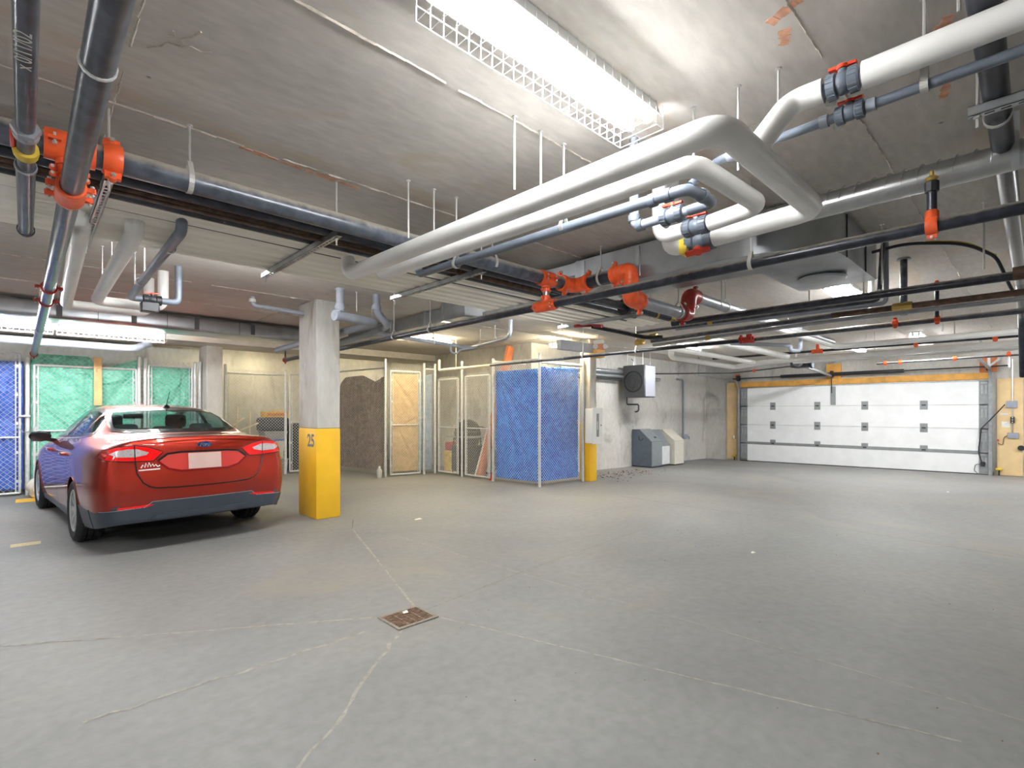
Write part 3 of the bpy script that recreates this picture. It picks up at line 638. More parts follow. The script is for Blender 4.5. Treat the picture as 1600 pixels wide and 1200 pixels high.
fb.lathe([(.035, 0), (.03, .03)], (11.165, 7.23, 2.2), (-1,0,0), 12); fb.build('fan_blades', 'heater_dk', ht)
gg = MB()
for k in range(3): gg.tube([(11.15, 7.23+(.09+.07*k)*math.cos(a), 2.2+(.09+.07*k)*math.sin(a)) for a in [2*PI*i/24 for i in range(24)]], .004, 4, closed=True)
gg.build('fan_guard', 'blk', ht)
for x, y in ((11.25, 7.0), (11.6, 7.0), (11.25, 7.45), (11.6, 7.45)): MB().tube([(x, y, 2.6), (x, y, CEIL)], .008, 6).build('hanger_rod', 'rod', ht)
MB().tube(fillet([(11.22, 7.45, 1.8), (11.22, 7.45, 1.62), (11.22, 7.1, 1.62), (11.22, 7.1, 1.45), (11.22, 7.2, 1.43)], .05), .02, 8).build('drain_pipe', 'blk', ht)
MB().tube(fillet([(11.3, 7.3, 2.62), (11.3, 7.3, 2.75), (11.35, 7.4, 2.8)], .05), .012, 6).build('flex_cable', 'galv', ht)
def wbin(label, x0, x1, y0, y1, zt, zf, mat, top, zb=-.03, front=None, slot=False):
    t = thing('waste_bin', label, 'bin', ((x0+x1)/2, (y0+y1)/2, zb), 'waste bins against the far wall'); ym = y1-(y1-y0)*.36
    MB().prism([(x0, y0, zb+.02), (x0, y1, zb+.02), (x0, y1, zt), (x0, ym, zt), (x0, y0, zf)], (x1-x0, 0, 0)).build('body', mat, t, smooth=False)
    n = V((0, -(zt-zf), (ym-y0))).normalized(); a = V(((x0+x1)/2, y0, zf)); b = V(((x0+x1)/2, ym, zt))
    if front: MB().bbox(x0+.01, x1-.01, y0-.012, y0+.002, zb+.03, zf-.005, .004, 1).build('front_panel', front, t)
    MB().obox((a+b)/2+n*.008-V((0,0,0)), ((x1-x0)/2+.004, 0, 0), (b-a)/2, n*.008).build('lid', top, t, smooth=False)
    if slot: MB().obox((a*.7+b*.3)+n*.018+V((.08,0,0)), (.05, 0, 0), (b-a)*.05, n*.004).build('handle_slot', 'void', t, smooth=False)
    MB().box(x0, x1, y0, y1, zb, zb+.02).build('plinth', 'blk', t)
    return t
b1 = wbin('dark grey waste bin with sloping lid, leftmost by the far wall', 11.83, 12.36, 7.10, 7.68, .96, .64, 'bin_dk', 'bin_lid', front='bin_lid', slot=True)
MB().tube([(11.825, 7.42+.06*math.cos(a), .78-(.05 if i else 0)-.06*math.sin(a)) for i, a in enumerate([k*PI/8 for k in range(9)])], .008, 6).build('side_handle', 'blk', b1)
wbin('low white waste bin in the middle of the three', 12.42, 12.9, 7.18, 7.68, .93, .5, 'bin_lid', 'bin_lid', front='bin_wh')
wbin('cream waste bin with sloping lid, rightmost of the three', 12.96, 13.48, 7.06, 7.68, .93, .62, 'bin_cr', 'bin_cr', -.04)
cd = thing('wall_conduit', 'vertical grey conduit with outlet box above the waste bins', 'conduit', (14.6, 7.68, .6))
MB().tube(fillet([(14.2, 7.66, 2.42), (14.62, 7.66, 2.42), (14.62, 7.66, .72)], .12), .028, 10).build('conduit', 'pvc', cd); MB().bbox(14.55, 14.78, 7.6, 7.7, .6, .74, .008, 1).build('outlet_box', 'pvc', cd)
MB().tube(fillet([(14.78, 7.62, .68), (14.86, 7.6, .66), (14.84, 7.6, .58)], .04), .01, 6).build('cord', 'blk', cd)
for k, (z, r, m) in enumerate(((2.34, .045, 'galv'), (2.45, .06, 'galv'), (2.25, .03, 'blk'))):
    o = MB().tube([(8.7, 7.55, z), (11.1 if k else 13.0, 7.55, z)], r, 10); tag(o.build('wall_pipe', m), ['thin shiny pipe on the far wall left of the heater', 'thick galvanised pipe on the far wall above the cabinet', 'black pipe under the galvanised pipes on the far wall'][k], 'pipe', 'pipes along the far wall')
# dry leaves, litter
lv = MB()
for k in range(260):
    x = random.gauss(9.6, .9); y = random.gauss(6.75, .3)
    if x < 8.7 or y > 7.6 or x > 12.5: continue
    a = random.random()*PI; s = random.uniform(.012, .035); z = floor_z(x, y)+.004; h = random.uniform(.004, .02); c, d = math.cos(a)*s, math.sin(a)*s
    lv.add([(x-c, y-d, z), (x+d*.5, y-c*.5, z+h*.5), (x+c, y+d, z), (x-d*.5, y+c*.5, z+h)], [(0,1,2,3)])
tag(stuff(lv.build('dry_leaves', 'leaf', smooth=False, recalc=False)), 'scattered dry brown leaves on the floor by the far wall', 'leaves')
for i, (x, y, s, lab) in enumerate(((3.78, 5.77, .05, 'white paper scrap on the floor right of column 25'), (5.35, 2.05, .03, 'tiny pale scrap lying in the middle of the aisle'), (12.0, 1.2, .03, 'pale scrap on the floor near the garage door'))):
    tag(MB().add([(x-s, y-s*.3, .003+floor_z(x,y)), (x+s, y-s*.6, .004+floor_z(x,y)), (x+s*.8, y+s*.5, .014+floor_z(x,y)), (x-s*.9, y+s*.4, .006+floor_z(x,y))], [(0,1,2,3)]).build('paper_scrap', 'paper', smooth=False), lab, 'litter')
pb = MB()
for k in range(90):
    x = random.uniform(1.5, 9); y = random.uniform(-.5, 3.4); s = random.uniform(.0015, .004); pb.obox((x, y, s*.4), (s,0,0), (0,s,0), (0,0,s*.5))
tag(stuff(pb.build('grit', 'grate', smooth=False)), 'tiny dark grit specks scattered on the floor', 'grit')
# floor drain
dn = thing('floor_drain', 'rusty square floor drain grate set in the concrete', 'drain', (1.93, 3.07, 0))
fx0, fx1, fy0, fy1 = 1.77, 2.09, 2.93, 3.21
fr = MB()
for a in ((fx0, fx1, fy0, fy0+.022), (fx0, fx1, fy1-.022, fy1), (fx0, fx0+.022, fy0+.022, fy1-.022), (fx1-.022, fx1, fy0+.022, fy1-.022)): fr.box(*a, -.004, .008)
fr.build('frame', 'grate_frame', dn); MB().box(fx0+.02, fx1-.02, fy0+.02, fy1-.02, .0008, .002).build('sump', 'void', dn)
nb = 11
for k in range(nb):
    y = fy0+.03+(fy1-fy0-.06)*k/(nb-1); MB().box(fx0+.022, fx1-.022, y-.0055, y+.0055, .001, .007).build('grate_bar', 'grate', dn, smooth=False)
for x in (fx0+.1, (fx0+fx1)/2, fx1-.1): MB().box(x-.006, x+.006, fy0+.022, fy1-.022, .001, .0075).build('cross_bar', 'grate', dn, smooth=False)
tag(MB().add([(1.93, 3.13, .012), (1.965, 3.12, .014), (1.97, 3.15, .022), (1.94, 3.165, .012)], [(0,1,2,3)]).build('paper_scrap', 'paper', smooth=False), 'white paper scrap lying on the floor drain', 'litter')
# ------------------------------------------------------------------ overhead pipes
def pipe(t, pts, r, mat, R=.1, n=14, name='pipe'):
    return MB().tube(fillet(pts, R) if len(pts) > 2 else pts, r, n).build(name, mat, t, angle=50)
def ring(t, p, ax, r, w, mat, name='collar', k=1.12):
    return MB().lathe([(r*1.0, -w/2), (r*k, -w/2), (r*k, w/2), (r*1.0, w/2)], p, ax, 16, cap=False).build(name, mat, t)
def coupling(t, p, ax, r, mat='orange', w=.05, lug=(0,0,1), bolts=True, parent=None):
    p, ax, lug = V(p), V(ax).normalized(), V(lug).normalized(); sd = ax.cross(lug)
    b = MB().lathe([(r*.98, -w/2), (r*1.22, -w/2), (r*1.3, -w*.28), (r*1.3, w*.28), (r*1.22, w/2), (r*.98, w/2)], p, ax, 18, cap=False)
    for s in (-1, 1):
        c = p+lug*s*(r*1.3+r*.2); b.obox(c, ax*w*.42, sd*r*.2, lug*r*.32)
        b.lathe([(r*.3, -r*.28), (r*.3, r*.28)], c+lug*s*r*.2, sd, 10)
    o = b.build('coupling', mat, parent or t)
    if bolts:
        for s in (-1, 1):
            c = p+lug*s*(r*1.3+r*.38); MB().tube([c-sd*r*.55, c+sd*r*.55], r*.11, 6).lathe([(r*.2, 0), (r*.2, r*.14)], c-sd*r*.5, sd, 6).lathe([(r*.2, 0), (r*.2, r*.14)], c+sd*r*.36, sd, 6).build('bolt', 'bolt', o)
    return o
def tee(t, p, ax, dn, r, r2, mat='orange', drop=.1):                 # strap tee: saddle on the run plus a branch neck
    p, ax, dn = V(p), V(ax).normalized(), V(dn).normalized(); sd = ax.cross(dn)
    b = MB().lathe([(r*1.0, -.09), (r*1.18, -.09), (r*1.24, -.05), (r*1.24, .05), (r*1.18, .09), (r*1.0, .09)], p, ax, 18, cap=False)
    b.lathe([(r2*1.3, 0), (r2*1.2, drop*.7), (r2*1.35, drop*.75), (r2*1.35, drop)], p, dn, 16)
    for s in (-1, 1):
        for e in (-1, 1): b.obox(p+sd*s*r*1.35+ax*e*.055, ax*.022, sd*r*.3, dn*r*.12)
    o = b.build('tee', mat, t)
    for s in (-1, 1):
        for e in (-1, 1): c = p+sd*s*r*1.42+ax*e*.055; MB().tube([c-dn*r*.45, c+dn*r*.45], r*.1, 6).lathe([(r*.17, -.006), (r*.17, .006)], c+dn*r*.35, dn, 6).build('bolt', 'bolt', o)
    return o
def hanger(t, p, r, ax, top=CEIL, mat='rod', clevis=True, parent=None):
    p = V(p); ax = V(ax).normalized(); sd = ax.cross(V((0,0,1))).normalized()
    b = MB().tube([p+V((0,0,r+.045)), V((p.x, p.y, top))], .006, 6); b.lathe([(.014, 0), (.014, .008)], (p.x, p.y, top-.008), (0,0,1), 8)
    o = b.build('hanger_rod', mat, t)
    if clevis:
        q = []
        for i in range(19):
            a = 2*PI*i/19; q.append(p+sd*(r+.004)*math.sin(a)+V((0,0,1))*((r+.004)*math.cos(a)+(.045*max(0, math.cos(a))**6)))
        c = MB()
        for i in range(19):
            A, B = q[i], q[(i+1) % 19]; c.bar(A, B, .024, .004, (A+B)/2-p)
        c.build('clevis', mat, o)
    return o
def valve(t, p, ax, r, body='pvc_dark', handle='redhandle', L=.16, up=(0,0,1), tagd=True):
    p, ax, up = V(p), V(ax).normalized(), V(up); sd = ax.cross(up)
    b = MB().lathe([(r*1.1, -L/2), (r*1.45, -L*.46), (r*1.5, -L*.2), (r*1.2, -L*.17), (r*1.35, -L*.1), (r*1.35, L*.1), (r*1.2, L*.17), (r*1.5, L*.2), (r*1.45, L*.46), (r*1.1, L/2)], p, ax, 20)
    for s in (-1, 1):
        for k in range(16):
            a = 2*PI*k/16; d = up*math.cos(a)+sd*math.sin(a); b.obox(p+ax*s*L*.33+d*r*1.5, ax*L*.13, up.cross(d)*0+ax.cross(d)*r*.1, d*r*.05)
    b.lathe([(r*.55, r*1.0), (r*.55, r*1.7)], p, up, 12); o = b.build('valve', body, t)
    h = MB(); h.lathe([(r*.75, 0), (r*.7, r*.5)], p+up*r*1.7, up, 12); h.bar(p+up*r*1.95-ax*L*.42, p+up*r*2.15+ax*L*.42, r*.8, r*.35, up); h.build('valve_handle', handle, o)
    if tagd: MB().lathe([(r*.75, -.002), (r*.75, .002)], p+sd*r*1.9+ax*L*.5-up*r*.6, sd, 14).build('round_tag', 'paper', o)
    return o
def strut(label, x, y0, y1, z=2.58, axis='y', rods=(), group='slotted support channels'):
    if axis == 'y': P = lambda u, s, h: V((x+s, u, z+h)); a, b = y0, y1
    else: P = lambda u, s, h: V((u, x+s, z+h)); a, b = y0, y1
    t = thing('strut_channel', label, 'bracket', P((a+b)/2, 0, 0), group); w = .0205; m = MB()
    e = .003
    def slab(s0, s1, h0, h1, u0=a, u1=b):
        A, B = P(u0, s0, h0), P(u1, s1, h1); m.box(min(A.x,B.x), max(A.x,B.x), min(A.y,B.y), max(A.y,B.y), A.z if A.z < B.z else B.z, max(A.z,B.z))
    slab(-w, -w+e, 0, .041); slab(w-e, w, 0, .041); slab(-w, -.011, .038, .041); slab(.011, w, .038, .041)
    slab(-w, -.007, 0, e); slab(.007, w, 0, e); n = int((b-a)/.05)
    for k in range(n):
        u = a+(b-a)*k/n; slab(-.007, .007, 0, e, u, u+.02)
    m.build('channel', 'galv', t, smooth=False)
    for u in rods:
        q = P(u, 0, 0); MB().tube([q+V((0,0,-.05)), V((q.x, q.y, CEIL))], .006, 6).lathe([(.014, -.012), (.014, -.002)], q, (0,0,1), 6).build('hanger_rod', 'rod', t)
    return t
# --- corrugated drip tray and its struts
ct = MB()
def cor(u, v):
    x = -5+11.2*u; y = 3.6+.9*v; s = math.sin(2*PI*v*.9/.15); return V((x, y, 2.632+.012*max(-.6, min(.6, s*1.6))))
ct.grid(cor, 2, 72)
o = ct.build('corrugated_tray', 'panel', angle=60, recalc=False); sm = o.modifiers.new('t', 'SOLIDIFY'); sm.thickness = .003
tag(o, 'long cream corrugated drip tray under the black pipes', 'tray')
for x, lab in ((.297, 'slotted channel under the tray behind the leftmost white pipes'), (1.47, 'slotted channel under the tray left of the white pipe ends'), (2.71, 'slotted channel under the tray right of the white pipe ends'), (3.95, 'slotted channel under the tray behind the long black pipe'), (5.3, 'slotted channel at the far right end of the tray')):
    strut(lab, x, 3.16 if x > .5 else 3.2, 4.62, 2.578, rods=(3.2, 4.56))
# --- the big dusty drain along the tray
t = thing('drain_main', 'large dusty grey drain main with orange couplings beside the tray', 'pipe', (0, 3.093, 2.65))
D1 = [(-5, 3.093, 2.665), (3.62, 3.093, 2.632)]
pipe(t, D1, .057, 'dusty_iron', n=20)
coupling(t, (.30, 3.093, 2.648), (1,0,0), .057, w=.075, lug=(0,.25,.97))
for x in (-.6, .62, 2.736): hanger(t, (x, 3.093, 2.645), .057, (1,0,0))
tee(t, (.147, 3.093, 2.646), (1,0,0), (0,0,-1), .057, .038, drop=.085)
for z in (2.545, 2.515): coupling(t, (.147, 3.093, z), (0,0,1), .036, w=.03, lug=(1,0,0))
tee(t, (3.377, 3.093, 2.63), (1,0,0), (0,0,-1), .057, .03, drop=.08)
for z in (2.53, 2.46): coupling(t, (3.377, 3.093, z), (0,0,1), .03, w=.035, lug=(1,0,0))
MB().tube([(3.377, 3.093, 2.55), (3.377, 3.093, 2.42)], .028, 12).build('nipple', 'galv', t)
# elbow, short leg toward the viewer, elbow down, low leg to the right, elbow up, high leg
def elbow(t, pts, r, mat, R=.09):
    return MB().tube(fillet(pts, R, 9), r*1.2, 18).build('elbow', mat, t, angle=50)
elbow(t, [(3.60, 3.093, 2.632), (3.77, 3.093, 2.632), (3.77, 2.94, 2.638)], .057, 'orange', .1)
coupling(t, (3.60, 3.093, 2.632), (1,0,0), .06, w=.05, lug=(0,.3,.95)); coupling(t, (3.77, 2.93, 2.638), (0,1,0), .06, w=.05, lug=(.2,0,1))
pipe(t, [(3.77, 2.95, 2.638), (3.77, 2.62, 2.65)], .057, 'black_iron', n=18); hanger(t, (3.77, 2.78, 2.645), .057, (0,1,0))
elbow(t, [(3.77, 2.64, 2.65), (3.77, 2.47, 2.655), (3.77, 2.47, 2.56)], .06, 'orange', .11); coupling(t, (3.77, 2.63, 2.65), (0,1,0), .06, w=.045); coupling(t, (3.77, 2.47, 2.545), (0,0,1), .06, w=.045, lug=(1,-.4,0))
elbow(t, [(3.77, 2.47, 2.55), (3.77, 2.47, 2.41), (3.9, 2.465, 2.408)], .06, 'orange', .11); coupling(t, (3.91, 2.465, 2.408), (1,0,0), .06, w=.045)
M['grey_iron'] = simple('pale_grey_pipe', srgb(160, 162, 168), .35, .3, var=.12, vscale=10)
pipe(t, [(3.9, 2.465, 2.408), (4.68, 2.455, 2.40)], .055, 'grey_iron', n=18); coupling(t, (4.66, 2.455, 2.40), (1,0,0), .058, 'red', w=.05); hanger(t, (4.58, 2.455, 2.4), .055, (1,0,0))
elbow(t, [(4.64, 2.455, 2.40), (4.78, 2.455, 2.40), (4.78, 2.455, 2.5)], .055, 'red', .1); elbow(t, [(4.78, 2.455, 2.47), (4.78, 2.45, 2.6), (4.92, 2.45, 2.6)], .062, 'red', .11)
coupling(t, (4.92, 2.45, 2.6), (1,0,0), .058, 'red', w=.05); coupling(t, (4.78, 2.455, 2.49), (0,0,1), .058, 'red', w=.04, lug=(1,0,0))
pipe(t, [(4.92, 2.45, 2.6), (9.6, 2.42, 2.58)], .055, 'grey_iron', n=18)
for x in (5.6, 7.6): hanger(t, (x, 2.44, 2.59), .055, (1,0,0))
# --- black and rusty lines lying on the tray
for y, z, r, x1, m, lab in ((3.30, 2.665, .045, 5.05, 'black_iron', 'black pipe on the tray next to the dusty drain main'), (3.46, 2.66, .035, 3.7, 'rust_iron', 'thin rusty pipe on the tray between two black pipes'), (3.60, 2.69, .05, 5.6, 'black_iron', 'thick black pipe over the near edge of the tray'), (3.8, 2.685, .04, 5.7, 'black_iron', 'black pipe lying further back on the tray'), (3.385, 2.615, .01, 2.6, 'rust_iron', 'thin rusty line under the black tray pipes')):
    tag(MB().tube([(-5, y, z), (x1, y, z-.02)], r, 12).build('tray_pipe', m), lab, 'pipe', 'pipes on the tray')
t = thing('flanged_pipe', 'black pipe with round flange and yellow bands at the tray end', 'pipe', (4.5, 3.0, 2.5))
pipe(t, [(3.95, 3.0, 2.53), (5.85, 2.9, 2.48)], .038, 'black_iron'); MB().lathe([(.085, -.02), (.085, .02)], (4.45, 2.975, 2.515), (1,-.05,0), 18).build('flange', 'pvc_black', t)
for x, w in ((5.0, .03), (5.3, .1)): MB().lathe([(.0395, -w/2), (.0395, w/2)], (5.0 if x < 5.1 else 5.3, 2.945 if x < 5.1 else 2.93, 2.502 if x < 5.1 else 2.496), (1,-.05,-.02), 16).build('band', 'tape', t)
# --- long black pipe B under the tray
t = thing('sprinkler_main', 'long black sprinkler main running from column 25 to the upper right', 'pipe', (3.38, 3.1, 2.39))
pipe(t, [(3.40, 9.55, 2.375), (3.38, 3.1, 2.39), (3.37, -3.2, 2.40)], .034, 'black_iron', n=16)
coupling(t, (3.38, 3.20, 2.39), (0,1,0), .036, w=.05, lug=(1,0,.2)); coupling(t, (3.38, 3.0, 2.39), (0,1,0), .036, w=.05, lug=(1,0,.2))
MB().lathe([(.05, -.1), (.05, .1)], (3.38, 3.1, 2.39), (0,1,0), 16).lathe([(.042, 0), (.042, .06)], (3.38, 3.1, 2.39), (0,0,1), 14).build('tee', 'orange', t)
for y in (1.305, 4.9, 5.7): hanger(t, (3.375, y, 2.39), .034, (0,1,0))
coupling(t, (3.40, 9.5, 2.375), (0,1,0), .036, 'red', w=.05); MB().tube([(3.40, 9.5, 2.39), (3.40, 9.5, 2.62)], .016, 8).build('sprig', 'blk', t)
# drop under the spiral duct
coupling(t, (3.37, .40, 2.395), (0,1,0), .036, w=.05); MB().lathe([(.03, .02), (.03, .07), (.022, .08)], (3.37, .40, 2.395), (0,0,1), 14).build('outlet', 'orange', t)
MB().tube([(3.37, .40, 2.45), (3.37, .40, 2.60)], .021, 12).build('riser', 'black_iron', t); MB().lathe([(.03, 0), (.03, .05)], (3.37, .40, 2.57), (0,0,1), 8).build('union', 'blk', t); MB().lathe([(.022, 0), (.03, .015), (.01, .03), (.01, .05)], (3.37, .4, 2.625), (0,0,1), 12).build('sprinkler_head', 'brass', t)
# --- pipes at the upper left
t = thing('branch_pipe', 'big grey pipe coming down the left side with orange tee', 'pipe', (.15, 3.1, 2.45))
pipe(t, [(.16, -1.5, 2.455), (.15, 3.0, 2.448), (.10, 12.25, 2.43)], .042, 'dusty_iron', n=18)
MB().lathe([(.056, -.075), (.056, .075)], (.148, 3.093, 2.448), (0,1,0), 18).lathe([(.05, 0), (.045, .06)], (.148, 3.093, 2.448), (0,0,1), 14).build('tee', 'orange', t)
for y in (3.02, 3.165): coupling(t, (.148, y, 2.448), (0,1,0), .044, w=.035, lug=(1,0,0))
for y in (5.55, 6.25): coupling(t, (.135, y, 2.44), (0,1,0), .043, 'red', w=.04, lug=(1,0,0))
ring(t, (.152, 1.9, 2.45), (0,1,0), .042, .012, 'white', 'strap'); MB().tube([(.152, 1.9, 2.49), (.152, 1.9, CEIL)], .005, 6).build('hanger_rod', 'rod', t)
coupling(t, (.10, 12.0, 2.43), (0,1,0), .043, 'red', w=.05); hanger(t, (.12, 8.4, 2.435), .042, (0,1,0))
t = thing('service_pipe', 'thinner grey pipe at the top left corner with nut and tape', 'pipe', (.0, 3.0, 2.5))
pipe(t, [(.0, -1.5, 2.5), (.0, 3.05, 2.5)], .028, 'dusty_iron'); pipe(t, [(.0, 3.02, 2.5), (.0, 4.15, 2.5)], .033, 'dusty_iron', name='wide_pipe')
MB().lathe([(.043, -.02), (.045, 0), (.043, .02)], (.0, 2.64, 2.5), (0,1,0), 6).lathe([(.04, .02), (.04, .05)], (0, 2.64, 2.5), (0,1,0), 16).build('union_nut', 'grey_iron', t); MB().lathe([(.04, -.03), (.042, 0), (.04, .03)], (0, 2.86, 2.5), (0,1,0), 16).build('tape_wrap', 'tape', t)
MB().bbox(-.045, -.03, 2.72, 2.84, 2.49, 2.53, .004, 1).build('red_tab', 'redhandle', t)
ring(t, (0, 3.04, 2.5), (0,1,0), .034, .02, 'grey_iron', 'socket'); hanger(t, (0, 4.1, 2.5), .034, (0,1,0), mat='blk')
text('pipe_lettering', 'x 0/11/02', .055, (-.004, 2.02, 2.4712), (0,-1,0), (-1,0,0), 'paper', t, ext=.0003)
# --- white and grey lines coming out of the tray at left
def wline(label, pts, r, mat, cat='pipe', group=None, R=.11, rods=(), name='insulated_pipe'):
    t = thing(name, label, cat, pts[0], group); pipe(t, pts, r, mat, R, 18)
    for p, ax in rods: hanger(t, p, r, ax, clevis=False)
    return t
t = wline('white insulated pipe curving right behind the tray, rightmost of the two left ones', [(.49, 3.9, 2.72), (.49, 3.9, 2.55), (.51, 6.55, 2.55), (1.06, 6.5, 2.545), (1.06, 6.5, CEIL-.004)], .05, 'white_wrap', rods=(((.5, 5.2, 2.55), (0,1,0)), ((.5, 5.9, 2.55), (0,1,0))))
t = wline('white insulated pipe behind the big left branch pipe', [(.24, 4.0, 2.72), (.24, 4.0, 2.55), (.30, 7.0, 2.55), (1.0, 6.95, 2.55), (1.0, 6.95, CEIL-.004)], .05, 'white_wrap')
t = wline('dark grey plastic pipe with orange valve left of the tray', [(.70, 3.7, 2.72), (.70, 3.7, 2.56), (.74, 6.2, 2.56), (1.14, 6.18, 2.56), (1.14, 6.18, CEIL)], .032, 'pvc_dark', R=.06, rods=(((.73, 5.3, 2.56), (0,1,0)), ((.74, 5.9, 2.56), (0,1,0))), name='plastic_pipe')
valve(t, (.92, 6.19, 2.56), (1,0,0), .032, 'pvc_black', L=.16, tagd=False); MB().bbox(.82, .97, 6.12, 6.24, 2.43, 2.53, .01, 1).build('mount_block', 'pvc_black', t)
for y in (4.15, 5.4): ring(t, (.715, y, 2.56), (0,1,0), .032, .03, 'pvc', 'socket')
# --- the white pipe loop in front
W1z, W2z, Gz = 2.462, 2.462, 2.455
t = thing('insulated_pipe', 'thickest white insulated pipe looping round at the front right', 'pipe', (1.8, 2.2, W1z))
pipe(t, [(1.80, 3.72, 2.74), (1.80, 3.72, 2.50), (1.80, .80, W1z), (2.88, .80, W1z), (2.92, 1.36, W1z)], .053, 'white_wrap', .1, 22)
pipe(t, [(2.92, 1.50, W1z), (2.92, 1.62, W1z), (2.92, 1.62, CEIL)], .053, 'white_wrap', .08, 20, 'riser'); valve(t, (2.92, 1.42, W1z), (0,1,0), .042, 'pvc_dark', L=.17, up=(-.5,0,-.86), tagd=False)
for y in (2.853, 1.861): hanger(t, (1.796, y, 2.47), .053, (0,1,0), clevis=False)
MB().bbox(2.86, 2.98, 1.48, 1.54, 2.39, 2.5, .02, 2).build('torn_insulation', 'tape', t)
for y in (2.2, 1.5): ring(t, (1.80, y, W1z+.005*y), (0,1,0), .053, .004, 'white_wrap', 'jacket_seam', 1.015)
t = thing('insulated_pipe', 'second white insulated pipe, inner loop at the front right', 'pipe', (2.0, 2.2, W2z))
pipe(t, [(1.99, 3.56, 2.72), (1.99, 3.56, 2.495), (1.99, 1.0, W2z), (2.63, .97, W2z), (2.68, 1.25, W2z)], .044, 'white_wrap', .09, 20)
pipe(t, [(2.68, 1.4, W2z), (2.69, 1.56, W2z), (2.69, 1.56, CEIL)], .044, 'white_wrap', .08, 18, 'riser'); valve(t, (2.68, 1.33, W2z), (0,1,0), .032, 'pvc_dark', L=.14, tagd=False)
for y in (2.847, 1.862): hanger(t, (1.992, y, 2.47), .044, (0,1,0), clevis=False)
hanger(t, (2.374, .975, W2z), .044, (1,0,0), clevis=False)
t = thing('plastic_pipe', 'grey plastic pipe running beside the white loops with orange valve', 'pipe', (2.18, 2.2, Gz))
pipe(t, [(2.18, 3.32, 2.7), (2.18, 3.32, 2.49), (2.18, 1.12, Gz), (2.42, 1.11, Gz), (2.42, 1.24, Gz)], .027, 'pvc_dark', .05, 14)
pipe(t, [(2.42, 1.24, Gz), (2.42, 1.56, Gz), (2.42, 1.56, CEIL)], .025, 'pvc', .05, 14, 'riser'); valve(t, (2.42, 1.33, Gz), (0,1,0), .028, 'pvc_dark', L=.13)
for y in (2.846, 1.862): hanger(t, (2.18, y, 2.475), .027, (0,1,0))
for p, ax in (((2.18, 1.3, Gz), (0,1,0)), ((2.3, 1.112, Gz), (1,0,0)), ((2.18, 1.22, Gz), (0,1,0)), ((2.42, 1.52, Gz), (0,1,0)), ((2.42, 1.56, 2.5), (0,0,1))): ring(t, p, ax, .027, .035, 'pvc_dark', 'socket', 1.2)
hanger(t, (2.383, 1.196, Gz+.02), .027, (1,0,0), clevis=False)
t = thing('insulated_pipe', 'white insulated branch with red-handled valve at the top right', 'pipe', (2.25, .4, 2.7))
pipe(t, [(2.33, -2.0, 2.71), (2.27, .47, 2.70)], .05, 'white_wrap', n=20); pipe(t, [(2.265, .60, 2.70), (2.26, .72, 2.70), (2.09, .80, 2.47)], .046, 'white_wrap', .12, 20, 'drop'); MB().tube([(2.272, .44, 2.7), (2.265, .62, 2.7)], .026, 14).build('bare_pipe', 'pvc', t)
valve(t, (2.268, .535, 2.70), (0,1,0), .031, 'pvc_dark', L=.11); hanger(t, (2.285, .2, 2.70), .05, (0,1,0), clevis=False); hanger(t, (2.379, .804, 2.63), .02, (0,1,0), clevis=False)
t = thing('plastic_pipe', 'thin grey plastic line with red valve next to the white branch', 'pipe', (2.35, .5, 2.62))
pipe(t, [(2.36, -2.0, 2.62), (2.35, 1.06, 2.62), (2.2, 1.12, 2.475)], .019, 'pvc_dark', .06, 12); valve(t, (2.352, .53, 2.62), (0,1,0), .023, 'pvc_dark', L=.1); hanger(t, (2.353, .3, 2.62), .02, (0,1,0))
for y in (.62, .46, 1.0): ring(t, (2.352, y, 2.62), (0,1,0), .019, .03, 'pvc', 'socket', 1.3)
# --- big black line at the right edge, with its channel
t = thing('black_drain', 'thick black drain pipe going away along the right picture edge', 'pipe', (4, .15, 2.78))
pipe(t, [(1.0, .13, 2.805), (7.4, .17, 2.785)], .045, 'black_iron', n=18); ring(t, (3.2, .148, 2.785), (1,0,0), .045, .02, 'rod', 'strap')
pipe(t, [(7.4, .17, 2.785), (9.0, .19, 2.6), (9.4, .19, 1.9)], .04, 'black_iron', .2, name='lower_leg')
strut('slotted channel under the thick black drain at the right edge', 2.97, -.6, .23, 2.715, rods=(.2,))
for a in ((1.95, 5.55, .22, .02, 0.1), (2.2, 5.5, .16, .03, .9), (2.12, 5.38, .12, .03, 1.5)): stroke(*a).name = 'rust_mark'
# --- ducts
t = thing('rectangular_duct', 'galvanised rectangular duct turning a rounded corner above the long black pipe', 'duct', (4.1, 4, 2.6))
dx0, dx1, dz0, dz1 = 3.86, 4.46, 2.60, 2.90
MB().bbox(dx0, dx1, 1.62, 3.16, dz0, dz1, .008, 1).build('long_leg', 'duct', t); MB().bbox(dx0+.01, dx1-.01, 3.15, 4.9, 2.765, 2.895, .008, 1).build('thin_leg_over_tray', 'duct', t); MB().bbox(dx0, dx1, 4.88, 5.3, dz0, dz1, .008, 1).build('return_leg', 'duct', t)
pts = [(dx1+.94, 1.02), (dx0+.55, 1.02)]+[(dx0+.55-.55*math.sin(a), 1.57-.55*math.cos(a)) for a in [PI/2*i/10 for i in range(1, 11)]]+[(dx0, 1.63), (dx1+.94, 1.63)]
MB().prism([(x, y, dz0-.005) for x, y in pts], (0, 0, dz1-dz0+.01)).build('elbow_box', 'duct', t, angle=30)
for x in (4.42, 5.0): MB().box(x, x+.006, 1.012, 1.02, dz0-.01, dz1+.01).build('seam', 'blk', t)
for y in (2.45, 3.05): MB().box(dx0-.012, dx0, y-.02, y+.02, dz0+.02, dz1-.02).build('cleat', 'galv', t)
